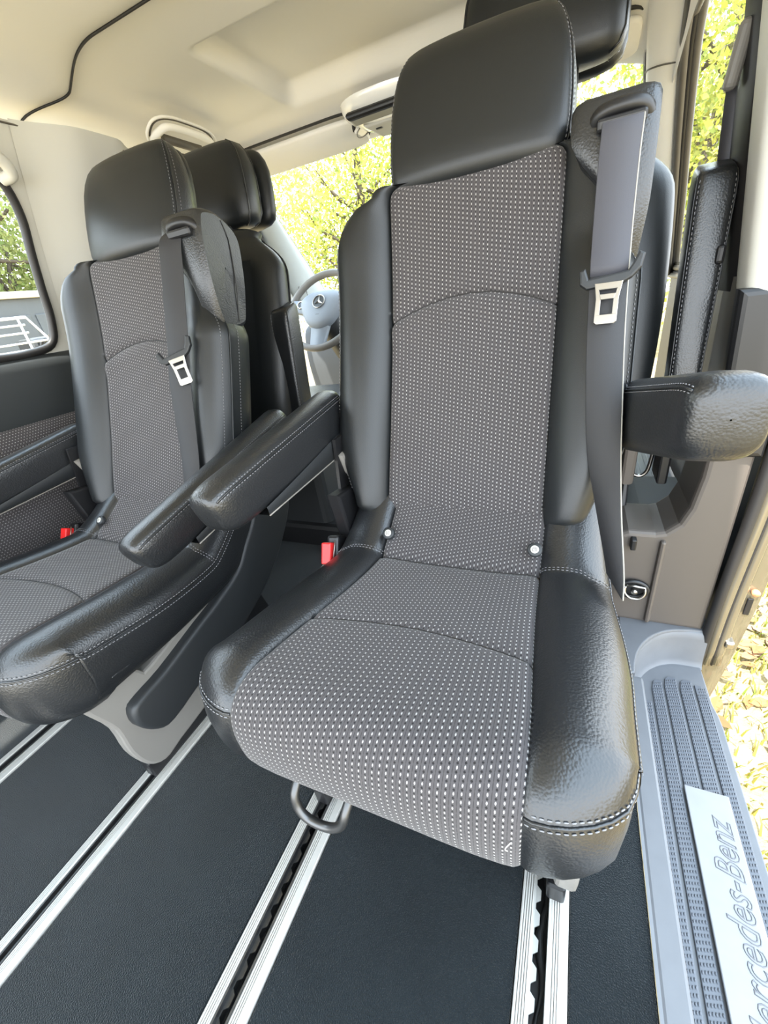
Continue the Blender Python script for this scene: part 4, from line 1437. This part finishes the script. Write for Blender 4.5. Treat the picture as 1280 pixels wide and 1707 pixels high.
# ------------------------------------------------------------------ front seats
def build_front_seat(xc, y, label, inner, hr_dx, hr_z, arm):
    root = thing('cab_seat', label, 'seat', (xc, y, 0), 'front row seats')
    # backrest: rounded slab, rear face towards the camera
    prof = smooth_path([(0.02, 0.46), (0.045, 0.62), (0.09, 0.80), (0.14, 0.96), (0.165, 1.05)], 8)
    rows = []
    N = len(prof)
    for i, (yy, zz) in enumerate(prof):
        f = i / (N - 1)
        hw = 0.235 + 0.02 * math.sin(f * math.pi) - 0.07 * sstep(0.72, 1.0, f) ** 1.3
        hd = 0.062 - 0.02 * sstep(0.7, 1.0, f)
        rows.append([(x, yy + d, zz - d * 0.25) for x, d in superloop(hw, hd, 3.0, 36)])
    for k, sc in ((0.012, .93), (0.020, .80), (0.024, .55)):
        rows.append([(x * sc, prof[-1][0] + d * sc + k * .3, prof[-1][1] + k - d * 0.25) for x, d in superloop(0.185, 0.042, 3.0, 36)])
    P = np.array(rows)
    grid('backrest', P, LEATHER_SMOOTH, root, closed=True, cap0=True, cap1=True)
    for sg in (-1, 1):
        j = 1 if sg > 0 else 17
        tube('piping', P[2:-4, j] + np.array((sg * 0.001, 0, 0)), 0.003, LEATHER_SMOOTH, root, 6)
    # rear map panel
    pan_ = []
    for i in range(4, N - 6, 3):
        yy, zz = prof[i]
        pan_.append([(x, yy - 0.067 + 0.010 * (abs(x) / 0.19) ** 4, zz + 0.016) for x in np.linspace(-0.18, 0.18, 12)])
    grid('seat_back_panel', pan_, LEATHER_SMOOTH, root)
    # seat cushion and pedestal ahead of the backrest
    box('seat_cushion', (0.50, 0.50, 0.14), (0, 0.33, 0.45), LEATHER, root, rot=(0.12, 0, 0), bevel=0.05, seg=4)
    box('seat_base', (0.44, 0.42, 0.36), (0, 0.33, 0.19), PLASTIC, root, bevel=0.03, seg=3)
    sg = 1 if xc > -0.5 else -1
    prism('seat_valence', [(0.02, 0.345), (0.02, 0.45), (0.10, 0.50), (0.50, 0.52), (0.56, 0.44), (0.52, 0.345)], 'x', sg * 0.215, sg * 0.245, PLASTIC_MID, root, bevel=0.008)
    prism('seat_lever', [(0.03, 0.25), (0.06, 0.36), (0.10, 0.36), (0.08, 0.24)], 'x', sg * 0.225, sg * 0.240, PLASTIC_BLACK, root, bevel=0.004)
    tube('lever_handle', smooth_path([(sg * 0.262, 0.10, 0.46), (sg * 0.288, 0.10, 0.45), (sg * 0.285, 0.10, 0.36), (sg * 0.270, 0.10, 0.335), (sg * 0.250, 0.10, 0.34)], 5), 0.005, STEEL, root, 8)
    prism('arm_bracket', [(0.02, 0.35), (0.02, 0.55), (0.09, 0.55), (0.10, 0.35)], 'x', sg * 0.292, sg * 0.315, PLASTIC_BLACK, root, bevel=0.005)
    # headrest on two posts
    hb = bpy.data.objects.new('headrest', None)
    COL.objects.link(hb)
    hb.parent = root
    hb.location = (hr_dx, 0, 0)
    hsrows = []
    for (h, wsc, dsc) in ((0, .70, .4), (0.004, .84, .62), (0.014, .95, .82), (0.035, 1.0, .95), (0.08, 1.0, 1.0), (0.12, .985, 1.0), (0.155, .95, .93), (0.185, .88, .80), (0.205, .78, .62), (0.216, .64, .42), (0.22, .45, .2)):
        hsrows.append([(x, 0.205 + d + h * 0.15, hr_z + h) for x, d in superloop(0.163 * wsc, 0.058 * dsc, 3.2, 36)])
    headrest_lobe(hb, 'headrest_lobe', 0.290, hr_z + 0.005, 0.168, 0.032, 0.205, 0.15)
    HP = np.array(hsrows)
    grid('headrest_pad', HP, LEATHER_SMOOTH, hb, closed=True, cap0=True, cap1=True)
    for sg in (-1, 1):
        for j in ((2, 34) if sg > 0 else (16, 20)):
            tube('headrest_seam', HP[1:-1, j] * np.array((1.002, 1, 1)), 0.0025, LEATHER, hb, 6)
        tube('headrest_post', [(sg * 0.072, 0.175, 1.03), (sg * 0.072, 0.205, hr_z + 0.02)], 0.006, STEEL_DARK, root, 8).location = (hr_dx, 0, 0)
        prism('post_collar', [(-0.018, 1.055), (0.018, 1.055), (0.013, 1.098), (-0.013, 1.098)], 'y', 0.165, 0.200, PLASTIC, root, bevel=0.004).location = (hr_dx + sg * 0.072, 0, 0)
    if arm:
        a = bpy.data.objects.new('armrest', None)
        COL.objects.link(a)
        a.parent = root
        x, y0, z0, y1, z1, w, d = arm
        rows = []
        for f, sc in ((0, .9), (0.03, 1), (0.3, 1), (0.6, 1), (0.9, 1), (0.955, .97), (0.985, .90), (1.0, .78)):
            q = np.array((x, y0 + (y1 - y0) * f, z0 + (z1 - z0) * f))
            rows.append([q + np.array((u * (0.80 + .20 * f), v, v * 0.3)) for u, v in superloop(w / 2 * sc, d / 2 * sc, 5.0, 36)])
        AP = np.array(rows)
        grid('arm_pad', AP, LEATHER, a, closed=True, cap0=True, cap1=True)
        lines = []
        for j in (21, 33):
            tube('arm_piping', AP[:-1, j] + np.array((0, -0.001, 0)), 0.0014, LEATHER, a, 6)
            lines.append(AP[:-1, j + (2 if j == 21 else -2)] + np.array((0, -0.0008, 0)))
        stitches('arm_stitching', lines, THREAD, a, 0.005, 0.003, 0.0007)
    return root


build_front_seat(-0.085, 1.06, 'black leather front seat ahead of the right seat, headrest raised on its posts', -1, -0.025, 1.205, (0.295, -0.02, 0.545, 0.045, 0.972, 0.066, 0.075))
build_front_seat(-1.045, 1.03, 'black leather driver seat with headrest behind the steering wheel', 1, -0.01, 1.085, (0.255, 0.05, 0.50, 0.085, 0.862, 0.066, 0.075))


# ------------------------------------------------------------------ dashboard and steering wheel
dash = thing('dashboard', 'grey dashboard below the windscreen, mostly hidden by the seats', 'dashboard', (XC, 2.2, 0))
prof = smooth_path([(-0.10, 0.35), (-0.13, 0.55), (-0.12, 0.68), (-0.08, 0.745), (0.05, 0.775), (0.30, 0.775), (0.47, 0.77)], 5)
grid('dash_top', [[(x, y + 0.05 * (abs(x) / 0.8) ** 2, z) for y, z in prof] for x in np.linspace(-0.84, 0.84, 12)], DASH, dash)
rows = []
for f in np.linspace(0, 1, 9):
    a = math.pi * f
    rows.append([(-0.44 + 0.17 * math.cos(a), y, 0.735 + 0.10 * math.sin(a) * k) for (y, k) in ((-0.13, 0.7), (-0.12, 1.0), (-0.06, 1.05), (0.06, 0.95), (0.16, 0.5))])
grid('instrument_hood', rows, PLASTIC, dash)

wheel = thing('steering_wheel', 'grey three-spoke steering wheel with silver star emblem', 'steering wheel', (-1.060, 1.80, 0.828))
WT = math.radians(38)      # lean of the wheel
wr = bpy.data.objects.new('wheel_body', None)


def wp(u, v, d=0.0):
    """point on the wheel plane: u right, v up in the plane, d towards the driver"""
    return np.array((u, v * math.sin(WT) - d * math.cos(WT), v * math.cos(WT) + d * math.sin(WT)))


tube('rim', [wp(0.185 * math.cos(a), 0.185 * math.sin(a)) for a in np.linspace(0, 2 * math.pi, 41)[:-1]], 0.0155, WHEEL_RIM, wheel, 12, closed=True, up=(0, 1, 0))
pad = [(0.105, 0.055), (0.06, 0.078), (0, 0.083), (-0.06, 0.078), (-0.105, 0.055), (-0.115, 0.02), (-0.085, -0.045), (-0.05, -0.085), (0, -0.098), (0.05, -0.085), (0.085, -0.045), (0.115, 0.02)]
pd = smooth_path(pad, 4, closed=True)
hub = grid('hub_pad', [[wp(p[0] * s, p[1] * s, d) for p in pd] for s, d in ((1.0, 0.0), (0.99, 0.018), (0.93, 0.030), (0.80, 0.037), (0.5, 0.042), (0.02, 0.044))], WHEEL_GREY, wheel, closed=True)
for ang in (12, 168, 270):
    a = math.radians(ang)
    c, s = math.cos(a), math.sin(a)
    rows = []
    for r_ in (0.08, 0.12, 0.178):
        hw = 0.036 if ang != 270 else 0.05
        hw *= 1 - 0.25 * (r_ - 0.08) / 0.1
        rows.append([wp(c * r_ - s * q, s * r_ + c * q, d) for q, d in ((-hw, -0.004), (-hw * .9, 0.012), (hw * .9, 0.012), (hw, -0.004), (0, -0.012))])
    grid('spoke', rows, WHEEL_GREY, wheel, closed=True)
for sg in (-1, 1):
    tube('switch_pad', [wp(sg * 0.118 + 0.017 * math.cos(a), 0.030 + 0.017 * math.sin(a), 0.018) for a in np.linspace(0, 2 * math.pi, 17)[:-1]], 0.004, STEEL, hub, 6, closed=True, up=(0, 1, 0))
em = tube('star_ring', [wp(0.030 * math.cos(a), 0.012 + 0.030 * math.sin(a), 0.047) for a in np.linspace(0, 2 * math.pi, 33)[:-1]], 0.0022, STEEL, hub, 8, closed=True, up=(0, 1, 0))
grid('star_ground', [[wp(r_ * math.cos(a), 0.012 + r_ * math.sin(a), 0.0455) for a in np.linspace(0, 2 * math.pi, 25)] for r_ in (0.0005, 0.03)], STEEL_DARK, hub)
V, F = [wp(0, 0.012, 0.052)], []
for k in range(3):
    a = math.pi / 2 + k * 2 * math.pi / 3
    V += [wp(0.029 * math.cos(a), 0.012 + 0.029 * math.sin(a), 0.0475), wp(0.0058 * math.cos(a + math.pi / 3), 0.012 + 0.0058 * math.sin(a + math.pi / 3), 0.0475)]
for k in range(6):
    F.append((0, 1 + k, 1 + (k + 1) % 6))
pydata('star_emblem', V, F, STEEL, hub, False)
box('hub_mark', (0.018, 0.0015, 0.002), tuple(wp(0, -0.047, 0.0415)), STEEL_DARK, hub, rot=(-WT, 0, 0), bevel=0)
tube('column_stalk', [wp(-0.05, -0.05, -0.05), wp(-0.02, -0.105, -0.03), wp(0.01, -0.14, -0.02)], [0.008, 0.012, 0.014], STEEL, wheel, 10)
tube('column_shroud', [wp(0, -0.01, -0.02), wp(0, -0.03, -0.14), wp(0, -0.05, -0.30)], [0.06, 0.065, 0.07], PLASTIC, wheel, 16)


# ------------------------------------------------------------------ visors, roof console, grab handle
def visor(x0, x1, label):
    t = thing('sun_visor', label, 'sun visor', ((x0 + x1) / 2, 1.68, 1.355), 'cream sun visors')
    hw = (x1 - x0) / 2
    rows = []
    for d, sc in ((-0.009, .965), (-0.006, .99), (0, 1), (0.006, .99), (0.009, .965)):
        row = []
        for (u, v) in superloop(hw, 0.068, 7, 56):
            uu, vv = u * (1 - (1 - sc) * .35), v * (1 - (1 - sc) * 2.2)
            row.append((uu, vv * 0.94 + d * 0.28, -vv * 0.28 + d * 0.94 - 0.006))
        rows.append(row)
    b = grid('visor_board', rows, HEADLINER, t, closed=True, cap0=True, cap1=True)
    tube('visor_gap', [(u * 1.005, v * 0.97 - 0.003, -v * 0.28 + 0.009) for u, v in superloop(hw, 0.070, 7, 56) if v < 0.0 or True], 0.004, RUBBER, t, 6, closed=True)
    return t


v1 = visor(-1.225, -0.700, 'cream sun visor folded flat over the steering wheel side')
tube('visor_pin', [(0.247, -0.055, 0.02), (0.250, -0.060, -0.012), (0.250, -0.062, -0.022)], [0.004, 0.006, 0.004], RUBBER, v1, 8)
box('visor_clip', (0.03, 0.008, 0.006), (0.19, 0.058, -0.022), PLASTIC_GREY, v1, bevel=0.002)
v2 = visor(-0.43, 0.10, 'cream sun visor behind the raised right front headrest')

con = thing('roof_console', 'pale roof console with reading lamps and a dark switch panel', 'console', (XC, 1.615, 1.375))
rows = []
for k in range(9):
    a = k / 8 * math.pi / 2
    rows.append([(x * math.cos(a) ** .6, y * math.cos(a) ** .6, -0.052 * math.sin(a)) for x, y in superloop(0.155, 0.135, 2.6, 40)])
P = np.array(rows)
grid('console_shell', P[:, :], LENS, con, closed=True)
prism('switch_panel', [(-0.105, -0.125), (0.105, -0.125), (0.110, -0.055), (-0.110, -0.055)], 'z', -0.052, -0.030, PLASTIC_BLACK, con, bevel=0.012, seg=3)
prism('console_centre', [(-0.085, -0.045), (0.085, -0.045), (0.075, 0.09), (-0.075, 0.09)], 'z', -0.057, -0.03, TRIM_LIGHT, con, bevel=0.012, seg=3)
box('lamp_switch', (0.022, 0.012, 0.006), (-0.045, -0.01, -0.057), PLASTIC_BLACK, con, bevel=0.003)
box('lamp_switch', (0.022, 0.012, 0.006), (0.045, -0.01, -0.057), PLASTIC_BLACK, con, bevel=0.003)
for sg in (-1, 1):
    box('reading_lamp', (0.05, 0.06, 0.01), (sg * 0.112, 0.02, -0.036), LENS, con, rot=(0, sg * 0.5, 0), bevel=0.004)
    tube('lamp_rim', [(sg * 0.112 + 0.022 * math.cos(a), 0.02 + 0.03 * math.sin(a), -0.042 + sg * -0.012 * math.cos(a)) for a in np.linspace(0, 2 * math.pi, 17)[:-1]], 0.0018, PLASTIC_GREY, con, 6, closed=True)

gh = thing('grab_handle', 'cream folding grab handle in its oval recess above the left window', 'handle', (-1.172, 1.33, 1.367))
def gp(u, v, d):
    # u forward, v outboard and down along the roof curve, d out of the surface (down/in)
    return (-v * 0.78 + d * 0.55, u, -v * 0.62 - d * 0.80)
tube('handle_bezel', [gp(0.135 * (abs(math.cos(a)) ** .6) * (1 if math.cos(a) > 0 else -1), 0.05 * (abs(math.sin(a)) ** .8) * (1 if math.sin(a) > 0 else -1), 0.004) for a in np.linspace(0, 2 * math.pi, 41)[:-1]], 0.004, HEADLINER, gh, 8, closed=True)
tube('bezel_gap', [gp(0.124 * (abs(math.cos(a)) ** .6) * (1 if math.cos(a) > 0 else -1), 0.044 * (abs(math.sin(a)) ** .8) * (1 if math.sin(a) > 0 else -1), 0.002) for a in np.linspace(0, 2 * math.pi, 41)[:-1]], 0.003, SEAL, gh, 8, closed=True)
tube('handle_bar', smooth_path([gp(-0.112, 0.03, 0.0), gp(-0.108, 0.0, 0.012), (gp(-0.085, -0.028, 0.018)), gp(0, -0.034, 0.020), gp(0.085, -0.028, 0.018), gp(0.108, 0.0, 0.012), gp(0.112, 0.03, 0.0)], 6), 0.010, HEADLINER, gh, 12)
tube('handle_slot', [gp(-0.075, 0.012, 0.006), gp(0.075, 0.012, 0.006)], 0.012, SEAL, gh, 8)


# ------------------------------------------------------------------ outdoors
GZ = -0.62
ground = struct('floor_2')
nn = 60
rows = []
for y in np.linspace(-8, 22, nn):
    rows.append([(x, y, GZ + 0.012 * math.sin(x * 2.1 + y) * math.cos(y * 1.7)) for x in np.linspace(-18, 16, nn)])
grid('lawn_ground', rows, SOIL, ground)


def blades(name, n, xr, yr, h, m, label, kind_cat, cluster=None, seed=1):
    r = np.random.default_rng(seed)
    V, F = [], []
    for _ in range(n):
        if cluster:
            x = r.normal(cluster[0], cluster[2])
            y = r.normal(cluster[1], cluster[2])
            if x < 0.47 and y < 3:
                continue
        else:
            x = r.uniform(*xr)
            y = r.uniform(*yr)
        a = r.uniform(0, 2 * math.pi)
        hh = h * r.uniform(0.5, 1.2)
        lx, ly = math.cos(a), math.sin(a)
        w = 0.0035
        ln = hh * r.uniform(0.2, 0.9)
        k = len(V)
        V += [(x - ly * w, y + lx * w, GZ), (x + ly * w, y - lx * w, GZ), (x + lx * ln * .4 + ly * w * .7, y + ly * ln * .4 - lx * w * .7, GZ + hh * .7), (x + lx * ln * .4 - ly * w * .7, y + ly * ln * .4 + lx * w * .7, GZ + hh * .7), (x + lx * ln, y + ly * ln, GZ + hh)]
        F += [(k, k + 1, k + 2, k + 3), (k + 3, k + 2, k + 4)]
    o = pydata(name, V, F, m, None, False)
    return tag(o, label, kind_cat, kind='stuff')


blades('grass', 42000, (0.5, 4.5), (-0.5, 6.0), 0.05, GRASS, 'short sunlit yellow and green grass outside the open door', 'grass')
for i, (gx, gy, s_, n_) in enumerate(((1.02, 1.62, 0.055, 900),)):
    t = blades('grass_tuft', n_, None, None, 0.13, GRASS_GREEN, 'taller bright green grass tuft just beyond the door pillar', 'grass', cluster=(gx, gy, s_), seed=30 + i)
r = np.random.default_rng(5)
V, F = [], []
for _ in range(2600):
    x, y = r.uniform(0.5, 3.5), r.uniform(-0.4, 5)
    a, s_ = r.uniform(0, 6.28), r.uniform(0.02, 0.045)
    z = GZ + r.uniform(0.012, 0.04)
    tl = r.uniform(-0.5, 0.5)
    c, s = math.cos(a), math.sin(a)
    k = len(V)
    for (u, v, w) in ((-1, 0, 0), (-.2, .45, .25), (.5, .35, .1), (1, 0, .3), (.4, -.4, .15), (-.3, -.45, .3)):
        V.append((x + s_ * (u * c - v * s), y + s_ * (u * s + v * c), z + s_ * (w * .5 + u * tl * .5)))
    F += [(k, k + 1, k + 2, k + 3), (k, k + 3, k + 4, k + 5)]
tag(pydata('leaf_litter', V, F, DEADLEAF, None, False), 'brown fallen leaves scattered through the grass outside', 'leaves', kind='stuff')


# trees
def foliage_mesh(name, n, rad, seed, size):
    r = np.random.default_rng(seed)
    V = np.zeros((n * 4, 3))
    # clumped crown
    cl = r.normal(size=(46, 3))
    cl = cl / np.linalg.norm(cl, axis=1)[:, None] * (r.uniform(0.15, 1.0, (46, 1)) ** 0.6)
    cl = cl * np.array(rad)
    for i in range(n):
        c = cl[r.integers(46)]
        p = c + r.normal(size=3) * np.array(rad) * 0.17
        a = r.normal(size=3)
        a /= np.linalg.norm(a)
        b = np.cross(a, r.normal(size=3))
        b /= np.linalg.norm(b)
        s = size * r.uniform(0.6, 1.3)
        V[i * 4:i * 4 + 4] = [p - a * s, p - b * s * 0.55, p + a * s, p + b * s * 0.55]
    me = bpy.data.meshes.new(name)
    me.from_pydata(V.tolist(), [], [(4 * i, 4 * i + 1, 4 * i + 2, 4 * i + 3) for i in range(n)])
    return me, cl


def branch_mesh(cl, h, seed):
    r = np.random.default_rng(seed)
    V, F = [], []

    def limb(pts, r0, r1, sides=6):
        n = len(pts)
        k = len(V)
        for i, p in enumerate(pts):
            rr = r0 + (r1 - r0) * i / (n - 1)
            t = np.array(pts[min(i + 1, n - 1)]) - np.array(pts[max(i - 1, 0)])
            t = t / np.linalg.norm(t)
            a = np.cross(t, (0.31, 0.77, 0.55))
            a /= np.linalg.norm(a)
            b = np.cross(t, a)
            for q in range(sides):
                an = 2 * math.pi * q / sides
                V.append(tuple(np.array(p) + rr * (math.cos(an) * a + math.sin(an) * b)))
        for i in range(n - 1):
            for q in range(sides):
                F.append((k + i * sides + q, k + i * sides + (q + 1) % sides, k + (i + 1) * sides + (q + 1) % sides, k + (i + 1) * sides + q))
    base = np.array((0, 0, -h))
    top = np.array((0.1, 0.0, 1.0))
    trunk = [base + (top - base) * f + np.array((0.12 * math.sin(f * 5), 0.1 * math.cos(f * 4), 0)) * f for f in np.linspace(0, 1, 9)]
    limb(trunk, 0.13, 0.04, 8)
    for c in cl[:30]:
        f = r.uniform(0.35, 0.9)
        s = base + (top - base) * f + np.array((0.12 * math.sin(f * 5), 0.1 * math.cos(f * 4), 0)) * f
        mid = (s + c) / 2 + r.normal(size=3) * 0.12
        limb([tuple(q) for q in smooth_path([s, mid, c], 4)], 0.035, 0.006, 5)
    return V, F


TREES = {}
for kind, (n, rad, size, seed, m) in {'y': (21000, (1.9, 1.6, 1.9), 0.038, 3, LEAF_Y), 'g': (20000, (1.8, 1.6, 1.9), 0.042, 9, LEAF_G), 's': (4000, (1.7, 1.5, 1.7), 0.04, 21, LEAF_Y)}.items():
    me, cl = foliage_mesh('foliage', n, rad, seed, size)
    me.materials.append(m)
    V, F = branch_mesh(cl, 2.6, seed)
    bm_ = bpy.data.meshes.new('branches')
    bm_.from_pydata(V, [], F)
    bm_.polygons.foreach_set('use_smooth', [True] * len(F))
    bm_.materials.append(BARK)
    TREES[kind] = (me, bm_)


def tree(kind, x, y, z, sc, rz, label):
    t = thing('leafy_tree', label, 'tree', (x, y, GZ), 'trees around the van')
    me, b = TREES[kind]
    for nm, d in (('foliage', me), ('branches', b)):
        o = bpy.data.objects.new(nm, d)
        COL.objects.link(o)
        o.parent = t
        o.location = (0, 0, z - GZ)
        o.scale = (sc, sc, sc)
        o.rotation_euler = (0, 0, rz)
        if nm == 'foliage':
            o['kind'] = 'stuff'
    return t


tree('y', -4.2, 9.5, 2.3, 1.2, 0.3, 'yellow-green tree seen through the left half of the windscreen')
tree('y', 1.5, 8.4, 2.5, 1.2, 2.2, 'bright yellow tree seen through the front door window and beside the headrest post')
tree('y', -1.6, 14.2, 2.6, 1.3, 1.4, 'yellow-green tree further back, between the two nearest ones')
tree('y', 4.9, 14.5, 2.6, 1.3, 0.9, 'yellow tree further back to the right of the van')
tree('y', -4.6, 21.0, 3.0, 1.6, 5.0, 'pale tree far ahead behind the left half of the windscreen')
tree('y', 2.6, 21.0, 3.0, 1.6, 3.9, 'pale tree far ahead to the right')
tree('s', -9.2, 12.2, 2.9, 1.2, 1.9, 'thin-leaved tree in the small driver door window')
tree('g', -9.6, 5.0, 2.4, 1.25, 0.5, 'dense green tree above the dark trailer in the left window')
tree('g', -9.6, -1.4, 2.4, 1.25, 2.8, 'dense green tree behind the near end of the dark trailer')

# dark trailer wall, railing and yellow machine on the left
tr = thing('trailer', 'long dark grey trailer with a pale top rail, outside the left window', 'trailer', (-6.2, 2.4, GZ))
box('trailer_side', (0.30, 7.9, 1.36), (0, 0, 1.35), TRAILER, tr, bevel=0.01)
for k in range(8):
    box('trailer_panel', (0.02, 0.94, 1.10), (0.158, -3.5 + k * 1.0, 1.30), TRAILER, tr, bevel=0.006)
box('top_rail', (0.40, 8.0, 0.07), (0.0, 0, 2.065), CREAM, tr, bevel=0.01)
box('trailer_bed', (0.34, 7.9, 0.14), (0, 0, 0.62), CREAM, tr, bevel=0.01)
for yy in (-3.2, -2.2, 2.2, 3.2):
    tube('trailer_wheel', [(-0.14, yy, 0.36), (0.14, yy, 0.36)], 0.36, RUBBER, tr, 24)
rl = thing('railing', 'white tube railing standing in front of the dark trailer', 'railing', (-4.6, 2.9, GZ))
tube('railing_frame', [(0, -2.4, 1.73), (0, -0.38, 1.745), (0, -0.22, 1.46), (0, -0.22, 0.9)], 0.012, WHITE, rl, 8)
for zz in (1.675, 1.61, 1.53, 1.47):
    tube('railing_bar', [(0.01, -2.4, zz - 0.01), (0.01, -0.28 if zz < 1.6 else -0.42, zz + 0.01)], 0.008, WHITE, rl, 8)
for yy in (-2.2, -1.6, -1.0, -0.45):
    tube('railing_post', [(0, yy, 0.0), (0, yy, 1.735)], 0.009, WHITE, rl, 8)
mc = thing('machine', 'yellow machine with dark hoses beside the white railing', 'machine', (-5.05, 2.86, GZ))
box('machine_body', (0.4, 0.34, 0.85), (0, 0.06, 1.02), MACHINE, mc, bevel=0.05)
box('machine_guard', (0.08, 0.07, 0.42), (0.16, 0.10, 1.50), MACHINE, mc, rot=(0.35, 0, 0), bevel=0.02)
box('machine_engine', (0.3, 0.26, 0.20), (0.05, -0.12, 1.48), STEEL_DARK, mc, bevel=0.04)
for k in range(4):
    tube('machine_hose', smooth_path([(0.2, -0.25, 1.35 + 0.04 * k), (0.25, -0.18 + 0.03 * k, 1.55), (0.22, -0.05, 1.48 + 0.03 * k), (0.2, 0.05, 1.58)], 5), 0.011, RUBBER, mc, 8)
for sg in (-1, 1):
    tube('machine_wheel', [(-0.2, sg * 0.22, 0.25), (0.2, sg * 0.22, 0.25)], 0.25, RUBBER, mc, 20)
